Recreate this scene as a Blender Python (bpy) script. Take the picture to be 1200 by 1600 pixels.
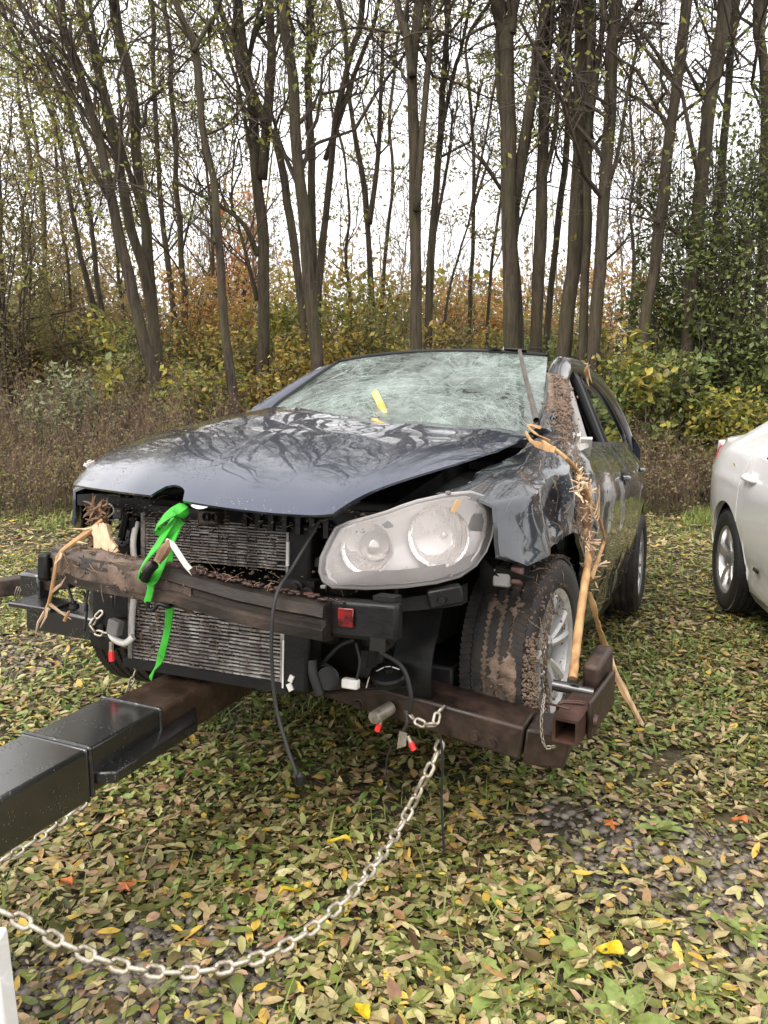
import bpy, math
import numpy as np
from mathutils import Matrix, Vector

for _o in list(bpy.data.objects):
    bpy.data.objects.remove(_o)
SC = bpy.context.scene
COL = SC.collection
rng = np.random.default_rng(11)
PI = math.pi

# ------------------------------------------------------------------ camera, sky, sun, exposure
F_PX, PITCH, CAM_H = 1218.9, 0.15608, 1.3975          # focal length in photo pixels, downward pitch, eye height
cam = bpy.data.cameras.new('camera')
cam.sensor_fit = 'VERTICAL'; cam.sensor_height = 36.0; cam.sensor_width = 27.0
cam.lens = 36.0 * F_PX / 1600.0
cam.clip_start = 0.05; cam.clip_end = 600
camo = bpy.data.objects.new('camera', cam); COL.objects.link(camo)
camo.location = (0, 0, CAM_H); camo.rotation_euler = (PI / 2 - PITCH, 0, 0)
SC.camera = camo

SUN_EL, SUN_AZ = math.radians(52), math.radians(222)    # azimuth clockwise from +Y
world = bpy.data.worlds.new('World'); SC.world = world; world.use_nodes = True
nt = world.node_tree; nt.nodes.clear()
sky = nt.nodes.new('ShaderNodeTexSky'); sky.sky_type = 'NISHITA'; sky.sun_disc = False
sky.sun_elevation = SUN_EL; sky.sun_rotation = SUN_AZ
mx = nt.nodes.new('ShaderNodeMix'); mx.data_type = 'RGBA'; mx.inputs[0].default_value = 0.92
mx.inputs[7].default_value = (6.6, 6.42, 6.3, 1)         # even overcast cloud cover in front of the clear sky
bg = nt.nodes.new('ShaderNodeBackground'); bg.inputs[1].default_value = 0.15
wo = nt.nodes.new('ShaderNodeOutputWorld')
nt.links.new(sky.outputs[0], mx.inputs[6]); nt.links.new(mx.outputs[2], bg.inputs[0]); nt.links.new(bg.outputs[0], wo.inputs[0])
sl = bpy.data.lights.new('sun', 'SUN'); sl.energy = 1.5; sl.angle = math.radians(40); sl.color = (1.0, 0.93, 0.83)
slo = bpy.data.objects.new('sun', sl); COL.objects.link(slo)
slo.rotation_euler = (PI / 2 - SUN_EL, 0, -SUN_AZ + PI)
slo.location = (0, 0, 30)
SC.view_settings.view_transform = 'Standard'; SC.view_settings.look = 'None'
SC.view_settings.exposure = 1.1; SC.view_settings.gamma = 1; SC.view_settings.use_curve_mapping = False
SC.cycles.max_bounces = 8; SC.cycles.transparent_max_bounces = 16

# ------------------------------------------------------------------ geometry of the place
def rx(a): c, s = math.cos(a), math.sin(a); return np.array([[1, 0, 0], [0, c, -s], [0, s, c]])
def ry(a): c, s = math.cos(a), math.sin(a); return np.array([[c, 0, s], [0, 1, 0], [-s, 0, c]])
def rz(a): c, s = math.cos(a), math.sin(a); return np.array([[c, -s, 0], [s, c, 0], [0, 0, 1]])
CAR_X, CAR_Y, CAR_YAW, CAR_LIFT, CAR_ROLL, WB = -0.22864, 2.77076, 0.41593, 0.22192, -0.01168, 2.578
_a = math.atan2(CAR_LIFT, WB)
_Rc = rz(-CAR_YAW) @ rx(-_a) @ ry(CAR_ROLL)
_Tc = rz(-CAR_YAW) @ (rx(-_a) @ np.array([0, -WB, 0]) + np.array([0, WB, 0])) + np.array([CAR_X, CAR_Y, 0])
CAR_M = np.eye(4); CAR_M[:3, :3] = _Rc; CAR_M[:3, 3] = _Tc
LIFT_M = np.eye(4); LIFT_M[:3, :3] = rz(-CAR_YAW); LIFT_M[:3, 3] = (CAR_X, CAR_Y, 0)
_fw = np.array([0, math.cos(PITCH), -math.sin(PITCH)]); _up = np.array([0, math.sin(PITCH), math.cos(PITCH)])
EYE = np.array([0, 0, CAM_H])
def ray(px, py): return _fw + np.array([(px - 600) / F_PX, 0, 0]) - _up * (py - 800) / F_PX
def at(px, py, Y):                                     # photo pixel -> world point at depth Y
    d = ray(px, py); return EYE + d * (Y / d[1])
def onground(px, py, z=0.0):
    d = ray(px, py); return EYE + d * ((z - CAM_H) / d[2])
def inframe(M, px, py, ax, val):                       # photo pixel -> point of a thing's own frame on one of its planes
    Mi = np.linalg.inv(M); o = Mi[:3, :3] @ EYE + Mi[:3, 3]; d = Mi[:3, :3] @ ray(px, py)
    return o + d * ((val - o[ax]) / d[ax])
def C(px, py, ax, val): return inframe(CAR_M, px, py, ax, val)
def L(px, py, ax, val): return inframe(LIFT_M, px, py, ax, val)

_ph = np.random.default_rng(3).uniform(0, 6.28, (12, 4)); _dr = np.random.default_rng(4).normal(size=(12, 4, 3))
def wob(P, f=1.0, s=0):                                 # smooth noise about -1..1
    P = np.asarray(P, float) * f; o = np.zeros(P.shape[:-1])
    for k in range(4):
        i = (s + k) % 12
        o += sum(np.sin(P @ _dr[i, j] * (1 + .45 * k) * 1.6 + _ph[i, j] + s) for j in range(3)) / (3 * (1 + .5 * k))
    return o * .75
def gz(x, y): return 0.022 * wob(np.stack([x, y, np.zeros_like(x)], -1), .8, 2) + .008 * wob(np.stack([x, y, np.zeros_like(x)], -1), 3.1, 5) - .02

# ------------------------------------------------------------------ mesh helper
class MB:
    def __init__(s): s.V = []; s.L = []; s.N = []; s.n = 0
    def add(s, V, F):
        V = np.asarray(V, float).reshape(-1, 3)
        if isinstance(F, np.ndarray):
            s.L.append((F + s.n).ravel()); s.N.append(np.full(len(F), F.shape[1]))
        else:
            s.L.append(np.array([i for f in F for i in f]) + s.n); s.N.append(np.array([len(f) for f in F]))
        s.V.append(V); s.n += len(V); return s
    def box(s, c, sz, R=None, taper=1.0):
        h = np.array(sz) / 2.0
        v = np.array([[x, y, z] for x in (-1, 1) for y in (-1, 1) for z in (-1, 1)], float)
        v[v[:, 2] > 0, :2] *= taper
        v = v * h
        if R is not None: v = v @ np.asarray(R).T
        return s.add(v + np.array(c), [(0, 1, 3, 2), (4, 6, 7, 5), (0, 4, 5, 1), (2, 3, 7, 6), (0, 2, 6, 4), (1, 5, 7, 3)])
    def bar(s, a, b, w, h, up=(0, 0, 1)):                # rectangular bar between two points
        a = np.array(a, float); b = np.array(b, float); t = (b - a) / np.linalg.norm(b - a)
        u = np.cross(t, up); u /= np.linalg.norm(u); v = np.cross(u, t)
        return s.box((a + b) / 2, (w, np.linalg.norm(b - a), h), np.stack([u, t, v], 1))
    def grid(s, P, closeu=False, closev=False, flip=False):
        m, n = P.shape[:2]
        i = np.arange(m if closeu else m - 1); j = np.arange(n if closev else n - 1)
        I, J = np.meshgrid(i, j, indexing='ij'); I2 = (I + 1) % m; J2 = (J + 1) % n
        F = np.stack([I * n + J, I2 * n + J, I2 * n + J2, I * n + J2], -1).reshape(-1, 4)
        if flip: F = F[:, ::-1]
        return s.add(P.reshape(-1, 3), F)
    def sheet(s, P, off):                                # a grid with thickness: off = vector or per-vertex offsets
        P2 = P + off; m, n = P.shape[:2]
        s.grid(P); s.grid(P2, flip=True)
        e = np.concatenate([P[0, :-1], P[:-1, -1], P[-1, :0:-1], P[:0:-1, 0]])
        e2 = np.concatenate([P2[0, :-1], P2[:-1, -1], P2[-1, :0:-1], P2[:0:-1, 0]])
        return s.grid(np.stack([e, e2], 0), closev=True)
    def tubes(s, P, r, n=4, ref=None):                   # P (T,k,3), r (T,k): many tubes at once
        P = np.asarray(P, float); r = np.broadcast_to(np.asarray(r, float), P.shape[:2]); T, k = P.shape[:2]
        t = np.gradient(P, axis=1); t /= np.linalg.norm(t, axis=2, keepdims=True) + 1e-9
        m = P[:, -1] - P[:, 0]
        rf = np.where(np.abs(m[:, 2:3]) > .7 * np.linalg.norm(m, axis=1, keepdims=True), np.array([[1., .15, 0]]), np.array([[0, .15, 1.]]))
        if ref is not None: rf = np.broadcast_to(np.array(ref, float), rf.shape)
        u = np.cross(t, rf[:, None]); u /= np.linalg.norm(u, axis=2, keepdims=True) + 1e-9
        v = np.cross(t, u)
        a = np.arange(n) * 2 * PI / n
        R = P[:, :, None] + r[:, :, None, None] * (np.cos(a)[:, None] * u[:, :, None] + np.sin(a)[:, None] * v[:, :, None])
        I = np.arange(k - 1); J = np.arange(n); I, J = np.meshgrid(I, J, indexing='ij'); J2 = (J + 1) % n
        F = np.stack([I * n + J, I * n + J2, (I + 1) * n + J2, (I + 1) * n + J], -1).reshape(-1, 4)
        F = (F[None] + (np.arange(T) * k * n)[:, None, None]).reshape(-1, 4)
        return s.add(R, F)
    def tube(s, P, r, n=8, cap=True, ref=None):
        P = np.asarray(P, float); base = s.n
        s.tubes(P[None], np.broadcast_to(r, (len(P),))[None], n, ref)
        if cap:
            k = len(P)
            s.L.append(np.arange(n)[::-1] + base); s.N.append(np.array([n]))
            s.L.append(np.arange(n) + base + (k - 1) * n); s.N.append(np.array([n]))
        return s
    def lathe(s, prof, o, ax, n=32, a0=0, a1=2 * PI):    # prof (r, d) along the axis
        ax = np.array(ax, float); ax /= np.linalg.norm(ax)
        u = np.cross(ax, (0, 0, 1) if abs(ax[2]) < .9 else (1, 0, 0)); u /= np.linalg.norm(u); v = np.cross(ax, u)
        full = abs(a1 - a0 - 2 * PI) < 1e-6
        a = np.linspace(a0, a1, n, endpoint=not full)
        pr = np.array(prof, float)
        P = np.array(o) + pr[:, None, 1:2] * ax + pr[:, None, 0:1] * (np.cos(a)[None, :, None] * u + np.sin(a)[None, :, None] * v)
        return s.grid(P, closev=full)
    def leaves(s, c, size, n=None, elong=1.7, flat=0.0, rg=None, kind=4):   # many leaf blades
        rg = rg or rng; T = len(c); c = np.asarray(c, float); size = np.broadcast_to(size, (T,))
        d = rg.normal(size=(T, 3)); d[:, 2] *= (1 - flat); d /= np.linalg.norm(d, axis=1, keepdims=True)
        q = rg.normal(size=(T, 3)); q[:, 2] *= (1 - flat)
        if flat > 0: q = np.cross(d, rg.normal(size=(T, 3)) * (1 - flat) * .6 + np.array([0, 0, 1.]))
        else: q = np.cross(d, q)
        q /= np.linalg.norm(q, axis=1, keepdims=True); w = np.cross(d, q)
        l = (size * elong / 2)[:, None]; h = (size / 2)[:, None]
        if kind == 4:
            P = np.stack([c - d * l, c + q * h + w * h * .25, c + d * l, c - q * h + w * h * .25], 1)
            return s.add(P, np.arange(T * 4).reshape(T, 4))
        up = w * np.sign(w[:, 2:3] + 1e-9); cu = rg.uniform(-.35, .5, (T, 1)) * h; fo = rg.uniform(-.1, .38, (T, 1)) * h
        ws = rg.uniform(.75, 1.1, (T, 1))
        ra, rb, tp = rg.uniform(.85, 1.1, (T, 1)), rg.uniform(.85, 1.12, (T, 1)), rg.uniform(.45, .85, (T, 1)); j1 = rg.uniform(.9, 1.1, (T, 4)) * h
        P = np.stack([c - d * l - up * cu, c - d * l * .55, c + d * l * .05, c + d * l * .58, c + d * l - up * cu,
                      c - d * l * .56 + q * j1[:, :1] * .78 * ws + up * fo * .8, c + d * l * .04 * ra + q * h * ws + up * fo, c + d * l * .6 * rb + q * j1[:, 1:2] * tp + up * fo * .7,
                      c - d * l * .54 - q * j1[:, 2:3] * .78 * ws + up * fo * .8, c + d * l * .06 * rb - q * h * ws + up * fo, c + d * l * .57 * ra - q * j1[:, 3:] * tp + up * fo * .7], 1)
        F3 = np.array([(0, 1, 5), (0, 8, 1), (3, 4, 7), (3, 10, 4)]); F4 = np.array([(1, 2, 6, 5), (2, 3, 7, 6), (1, 8, 9, 2), (2, 9, 10, 3)])
        b = (np.arange(T) * 11)[:, None, None]
        base = s.n
        s.add(P, (F3[None] + b).reshape(-1, 3))
        s.L.append((F4[None] + b).reshape(-1) + base); s.N.append(np.full(T * 4, 4))
        return s
    def build(s, name, mat, parent=None, sharp=35, kind=None):
        V = np.concatenate(s.V); Lp = np.concatenate(s.L).astype(np.int32); N = np.concatenate(s.N)
        me = bpy.data.meshes.new(name)
        me.vertices.add(len(V)); me.vertices.foreach_set('co', V.astype(np.float32).ravel())
        me.loops.add(len(Lp)); me.loops.foreach_set('vertex_index', Lp)
        me.polygons.add(len(N)); me.polygons.foreach_set('loop_start', np.concatenate([[0], np.cumsum(N)[:-1]]).astype(np.int32))
        me.update(calc_edges=True)
        if sharp:
            me.polygons.foreach_set('use_smooth', np.ones(len(N), bool))
            if sharp < 170: me.set_sharp_from_angle(angle=math.radians(sharp))
        me.materials.append(mat)
        o = bpy.data.objects.new(name, me); COL.objects.link(o)
        if parent is not None: o.parent = parent
        if kind: o['kind'] = kind
        return o

def bevel(o, w=.006, seg=2):
    m = o.modifiers.new('edge', 'BEVEL'); m.width = w; m.segments = seg; m.limit_method = 'ANGLE'; m.angle_limit = math.radians(40)
    return o
def tag(o, label, cat, group=None, kind=None):
    o['label'] = label; o['category'] = cat
    if group: o['group'] = group
    if kind: o['kind'] = kind
    return o
def empty(name, M=None, loc=None):
    o = bpy.data.objects.new(name, None); COL.objects.link(o); o.empty_display_size = .1
    if M is not None: o.matrix_world = Matrix(M.tolist())
    if loc is not None: o.location = loc
    return o
def spline(P, n=24):                                    # Catmull-Rom through points, evenly parametrised
    P = np.asarray(P, float); Q = np.concatenate([[2 * P[0] - P[1]], P, [2 * P[-1] - P[-2]]])
    t = np.linspace(0, len(P) - 1 - 1e-6, n); i = t.astype(int); f = (t - i)[:, None]
    a, b, c, d = Q[i], Q[i + 1], Q[i + 2], Q[i + 3]
    return .5 * (2 * b + (c - a) * f + (2 * a - 5 * b + 4 * c - d) * f ** 2 + (3 * b - a - 3 * c + d) * f ** 3)

# ------------------------------------------------------------------ materials
def new_mat(name):
    m = bpy.data.materials.new(name); m.use_nodes = True
    n = m.node_tree.nodes; return m, m.node_tree, n['Principled BSDF']
def ramp(t, stops, src=None):
    r = t.nodes.new('ShaderNodeValToRGB'); e = r.color_ramp.elements
    while len(e) < len(stops): e.new(.5)
    for q, (p, c) in zip(e, stops): q.position = p; q.color = (*c, 1) if len(c) == 3 else c
    if src is not None: t.links.new(src, r.inputs[0])
    return r
def noise(t, scale, detail=5, stretch=None, rough=.6, dist=0):
    c = t.nodes.new('ShaderNodeTexCoord'); n = t.nodes.new('ShaderNodeTexNoise')
    n.inputs['Scale'].default_value = scale; n.inputs['Detail'].default_value = detail; n.inputs['Roughness'].default_value = rough
    n.inputs['Distortion'].default_value = dist
    if stretch:
        mp = t.nodes.new('ShaderNodeMapping'); mp.inputs['Scale'].default_value = stretch
        t.links.new(c.outputs['Object'], mp.inputs[0]); t.links.new(mp.outputs[0], n.inputs[0])
    else: t.links.new(c.outputs['Object'], n.inputs[0])
    return n
def add_bump(t, p, src, strength, dist=.01, prev=None, inp='Normal'):
    b = t.nodes.new('ShaderNodeBump'); b.inputs['Strength'].default_value = strength; b.inputs['Distance'].default_value = dist
    t.links.new(src, b.inputs['Height'])
    if prev: t.links.new(prev, b.inputs['Normal'])
    t.links.new(b.outputs[0], p.inputs[inp]); return b.outputs[0]
def M(name, stops, scale=8, rough=(.5, .5), metal=0, coat=0, bump=0, bscale=60, bdist=.004, stretch=None, spec=.5, detail=6):
    m, t, p = new_mat(name)
    if len(stops) == 1: p.inputs['Base Color'].default_value = (*stops[0][1], 1); n = None
    else:
        n = noise(t, scale, detail, stretch); r = ramp(t, stops, n.outputs[0]); t.links.new(r.outputs[0], p.inputs['Base Color'])
    if n is not None and rough[0] != rough[1]:
        q = ramp(t, [(.35, (rough[0],) * 3), (.65, (rough[1],) * 3)], n.outputs[0]); t.links.new(q.outputs[0], p.inputs['Roughness'])
    else: p.inputs['Roughness'].default_value = rough[0]
    p.inputs['Metallic'].default_value = metal; p.inputs['Coat Weight'].default_value = coat; p.inputs['Coat Roughness'].default_value = .06
    p.inputs['Specular IOR Level'].default_value = spec
    if bump: add_bump(t, p, noise(t, bscale, 4, stretch).outputs[0], bump, bdist)
    return m
def leaf_mat(name, cols, rough=.5, trans=.25, pos=None):
    m, t, p = new_mat(name)
    g = t.nodes.new('ShaderNodeNewGeometry'); k = len(cols)
    pos = pos or [i / k for i in range(k)]
    r = ramp(t, list(zip(pos, cols)), g.outputs['Random Per Island']); r.color_ramp.interpolation = 'LINEAR'
    n = noise(t, 35, 3); mm = t.nodes.new('ShaderNodeMix'); mm.data_type = 'RGBA'; mm.blend_type = 'MULTIPLY'; mm.inputs[0].default_value = .8
    q = ramp(t, [(.3, (.62, .55, .5)), (.6, (1.1, 1.1, 1.05))], n.outputs[0])
    t.links.new(r.outputs[0], mm.inputs[6]); t.links.new(q.outputs[0], mm.inputs[7])
    t.links.new(mm.outputs[2], p.inputs['Base Color']); p.inputs['Roughness'].default_value = rough; p.inputs['Specular IOR Level'].default_value = .4
    if trans:
        tr = t.nodes.new('ShaderNodeBsdfTranslucent'); mixs = t.nodes.new('ShaderNodeMixShader'); mixs.inputs[0].default_value = trans
        t.links.new(mm.outputs[2], tr.inputs[0]); t.links.new(p.outputs[0], mixs.inputs[1]); t.links.new(tr.outputs[0], mixs.inputs[2])
        t.links.new(mixs.outputs[0], t.nodes['Material Output'].inputs[0])
    return m

def paint_mat(name, base, dirt=.35, drops=.5, dirtcol=(.13, .095, .065), metal=.35, cr=.04):
    m, t, p = new_mat(name)
    n1 = noise(t, 5, 8, None, .7, .4); n2 = noise(t, 3.5, 6, (1, 1, .25), .7)
    a = t.nodes.new('ShaderNodeMath'); a.operation = 'MULTIPLY'; t.links.new(n1.outputs[0], a.inputs[0]); t.links.new(n2.outputs[0], a.inputs[1])
    f = ramp(t, [(.42 - dirt * .45, (0, 0, 0)), (.56 - dirt * .3, (1, 1, 1))], a.outputs[0])
    mm = t.nodes.new('ShaderNodeMix'); mm.data_type = 'RGBA'; mm.inputs[6].default_value = (*base, 1); mm.inputs[7].default_value = (*dirtcol, 1)
    sc = t.nodes.new('ShaderNodeMath'); sc.operation = 'MULTIPLY'; sc.inputs[1].default_value = .85 if dirt > .2 else .35
    t.links.new(f.outputs[0], sc.inputs[0]); t.links.new(sc.outputs[0], mm.inputs[0])
    t.links.new(mm.outputs[2], p.inputs['Base Color'])
    p.inputs['Metallic'].default_value = metal
    rr = t.nodes.new('ShaderNodeMapRange'); rr.inputs[3].default_value = .3; rr.inputs[4].default_value = .8
    t.links.new(sc.outputs[0], rr.inputs[0]); t.links.new(rr.outputs[0], p.inputs['Roughness'])
    cw = t.nodes.new('ShaderNodeMapRange'); cw.inputs[3].default_value = 1.0; cw.inputs[4].default_value = .15
    t.links.new(sc.outputs[0], cw.inputs[0]); t.links.new(cw.outputs[0], p.inputs['Coat Weight']); p.inputs['Coat Roughness'].default_value = cr; p.inputs['Coat IOR'].default_value = 1.75
    c = t.nodes.new('ShaderNodeTexCoord')
    v = t.nodes.new('ShaderNodeTexVoronoi'); v.inputs['Scale'].default_value = 95; t.links.new(c.outputs['Object'], v.inputs[0])
    vr = ramp(t, [(.0, (1, 1, 1)), (.32, (0, 0, 0))], v.outputs['Distance'])
    n3 = noise(t, 9, 3); gate = ramp(t, [(.45, (0, 0, 0)), (.6, (1, 1, 1))], n3.outputs[0])
    dm = t.nodes.new('ShaderNodeMath'); dm.operation = 'MULTIPLY'; t.links.new(vr.outputs[0], dm.inputs[0]); t.links.new(gate.outputs[0], dm.inputs[1])
    o = add_bump(t, p, noise(t, 3.2, 3, None, .5).outputs[0], .05, .03, None, 'Coat Normal')
    add_bump(t, p, dm.outputs[0], drops, .002, o, 'Coat Normal')
    add_bump(t, p, n1.outputs[0], .25 * dirt, .004)
    return m

MT = {}
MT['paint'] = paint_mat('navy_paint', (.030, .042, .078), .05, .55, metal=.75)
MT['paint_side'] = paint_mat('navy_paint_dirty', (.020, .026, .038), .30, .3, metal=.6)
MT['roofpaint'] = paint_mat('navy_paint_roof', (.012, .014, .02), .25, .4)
MT['white'] = paint_mat('white_paint', (.88, .88, .89), .0, .2, (.6, .58, .55), 0)
MT['black'] = M('black_plastic', [(.35, (.003, .003, .0035)), (.7, (.010, .0095, .009))], 9, (.32, .55), bump=.3, bscale=45, spec=.3)
MT['blackm'] = M('engine_black', [(.3, (.004, .0035, .0035)), (.62, (.010, .009, .0085)), (.8, (.045, .032, .023))], 7, (.4, .8), bump=.4, bscale=50, spec=.3)
MT['rubber'] = M('tyre_rubber', [(.35, (.016, .015, .015)), (.7, (.045, .04, .036))], 14, (.55, .85), bump=.3, bscale=70)
MT['rubberclean'] = M('clean_rubber', [(.3, (.012, .012, .012)), (.7, (.022, .022, .022))], 14, (.5, .7), bump=.2, bscale=70)
MT['tread'] = M('tyre_tread', [(.42, (.012, .011, .0105)), (.6, (.035, .027, .022)), (.75, (.11, .078, .056))], 11, (.6, .9), bump=.4, bscale=80)
MT['alloy'] = M('alloy', [(.35, (.62, .62, .61)), (.6, (.72, .72, .72)), (.75, (.38, .31, .25))], 9, (.28, .6), metal=.75, bump=.1)
MT['alloyclean'] = M('alloy_clean', [(.35, (.6, .6, .61)), (.7, (.74, .74, .75))], 9, (.25, .35), metal=.85)
MT['mud'] = M('mud', [(.3, (.06, .042, .031)), (.5, (.145, .10, .073)), (.72, (.26, .19, .14))], 30, (.7, .95), bump=.9, bscale=120, bdist=.006)
MT['wetmud'] = M('wet_mud', [(.34, (.035, .023, .017)), (.5, (.085, .056, .041)), (.7, (.17, .115, .085))], 12, (.4, .7), bump=.5, bscale=60, bdist=.004)
MT['straw'] = M('straw', [(.3, (.24, .16, .09)), (.7, (.42, .31, .19))], 50, (.7, .8))
MT['rust'] = M('rusty_steel', [(.32, (.012, .009, .008)), (.5, (.034, .021, .016)), (.64, (.052, .030, .021)), (.80, (.12, .075, .052))], 13, (.3, .6), metal=.15, bump=.35, bscale=60)
MT['rustred'] = M('red_rust', [(.35, (.028, .014, .011)), (.65, (.075, .034, .025))], 12, (.35, .6), metal=.1, bump=.3)
MT['blacksteel'] = paint_mat('black_wet_steel', (.012, .012, .013), .18, 1.0, (.07, .055, .045), .1, .14)
MT['oldsteel'] = M('black_painted_steel', [(.35, (.010, .010, .011)), (.62, (.022, .021, .021)), (.78, (.08, .065, .055))], 10, (.12, .3), coat=.9, bump=.3, bscale=70, bdist=.003)
MT['brownwet'] = M('wet_brown_steel', [(.3, (.030, .019, .013)), (.6, (.062, .040, .027)), (.8, (.13, .095, .07))], 12, (.12, .35), bump=.3, bscale=80)
MT['galv'] = M('galvanised', [(.32, (.17, .135, .10)), (.48, (.46, .41, .33)), (.7, (.66, .62, .54))], 30, (.3, .55), metal=.6, bump=.2, bscale=120)
MT['darkchain'] = M('dark_chain', [(.3, (.16, .13, .10)), (.7, (.42, .38, .32))], 25, (.35, .55), metal=.6)
MT['chrome'] = M('chrome', [(0, (.78, .78, .79))], rough=(.12, .12), metal=1)
MT['reflector'] = M('reflector', [(.3, (.90, .87, .86)), (.7, (.98, .96, .95))], 30, (.08, .18), metal=.8, bump=.8, bscale=16, bdist=.02, stretch=(3.5, 1, .5))
MT['amber'] = M('amber_bulb', [(0, (.80, .62, .40))], rough=(.3, .3))
MT['projector'] = M('projector_lens', [(0, (.50, .47, .45))], rough=(.05, .05), metal=.5, coat=1)
MT['housing'] = M('lamp_housing', [(.3, (.86, .82, .815)), (.7, (.95, .92, .915))], 8, (.2, .4), metal=.2)
MT['wood'] = M('split_wood', [(.25, (.15, .075, .035)), (.5, (.42, .24, .10)), (.75, (.58, .39, .20))], 9, (.6, .75), bump=.5, bscale=40, stretch=(3, 3, .35))
MT['woodpale'] = M('pale_wood', [(.25, (.36, .22, .13)), (.55, (.66, .48, .32)), (.8, (.78, .62, .46))], 18, (.7, .8), bump=.7, bscale=50, stretch=(3, 3, .4))
MT['woodyellow'] = M('yellow_wood', [(.3, (.55, .36, .06)), (.7, (.82, .66, .26))], 18, (.5, .6), bump=.3)
MT['bark_bit'] = M('bark_bit', [(.3, (.10, .055, .03)), (.7, (.25, .15, .09))], 30, (.8, .9), bump=.6)
MT['green'] = M('green_webbing', [(.30, (.025, .20, .02)), (.45, (.035, .36, .025)), (.68, (.055, .48, .035))], 22, (.6, .7), bump=.4, bscale=300, bdist=.002)
MT['greywhite'] = M('white_plastic', [(.3, (.55, .52, .48)), (.7, (.78, .76, .73))], 18, (.4, .5))
MT['red'] = M('red_plastic', [(0, (.75, .03, .03))], rough=(.4, .4))
MT['redlens'] = M('red_reflector', [(.38, (.03, .002, .003)), (.62, (.30, .008, .012))], 22, (.15, .25), coat=.5)
MT['beam'] = M('beam_steel', [(.38, (.016, .014, .013)), (.55, (.035, .026, .021)), (.70, (.12, .08, .058))], 7, (.25, .75), metal=.2, bump=.4, bscale=70, stretch=(.5, 1, 1))
MT['taillens'] = M('tail_lens', [(0, (.35, .01, .015))], rough=(.12, .12), coat=.6)
MT['fins'] = M('radiator_fins', [(.3, (.10, .085, .078)), (.52, (.26, .235, .22)), (.72, (.5, .48, .46))], 16, (.4, .6), metal=.4, bump=.4, bscale=200, stretch=(1.4, 1, .7))
MT['finsdark'] = M('radiator_fin_back', [(.35, (.014, .012, .012)), (.7, (.06, .05, .045))], 180, (.6, .8), metal=.2, stretch=(1, 1, .05))
MT['lightgrey'] = M('light_trim', [(.3, (.40, .37, .35)), (.7, (.50, .47, .45))], 10, (.7, .8))
MT['grey'] = M('grey_trim', [(.3, (.12, .115, .112)), (.7, (.2, .19, .185))], 10, (.5, .7))
MT['bezel'] = M('lamp_bezel', [(.3, (.22, .2, .2)), (.7, (.36, .34, .335))], 10, (.3, .5))
MT['seat'] = M('seat_cloth', [(.3, (.05, .05, .05)), (.7, (.08, .08, .08))], 60, (.9, .9))
MT['orange'] = M('tan_leaf_bit', [(0, (.62, .40, .18))], rough=(.5, .5))
MT['marker'] = M('black_marker', [(0, (.01, .01, .01))], rough=(.2, .2))

def glass_mat(name, tint, fac=.3, spec=(.9, .95, .92), rough=.02):
    m, t, p = new_mat(name)
    p.inputs['Base Color'].default_value = (*tint, 1); p.inputs['Roughness'].default_value = rough; p.inputs['Coat Weight'].default_value = 1
    tr = t.nodes.new('ShaderNodeBsdfTransparent'); tr.inputs[0].default_value = (*spec, 1)
    mixs = t.nodes.new('ShaderNodeMixShader'); lw = t.nodes.new('ShaderNodeLayerWeight'); lw.inputs[0].default_value = .25
    mr = t.nodes.new('ShaderNodeMapRange'); mr.inputs[3].default_value = fac; mr.inputs[4].default_value = 1
    t.links.new(lw.outputs[0], mr.inputs[0]); t.links.new(mr.outputs[0], mixs.inputs[0])
    t.links.new(tr.outputs[0], mixs.inputs[1]); t.links.new(p.outputs[0], mixs.inputs[2])
    t.links.new(mixs.outputs[0], t.nodes['Material Output'].inputs[0]); return m
MT['glass'] = glass_mat('side_glass', (.02, .028, .02), .35, (.55, .62, .55))
MT['lens'] = glass_mat('headlight_lens', (.97, .94, .93), .15, (.98, .97, .965), .04)

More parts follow.
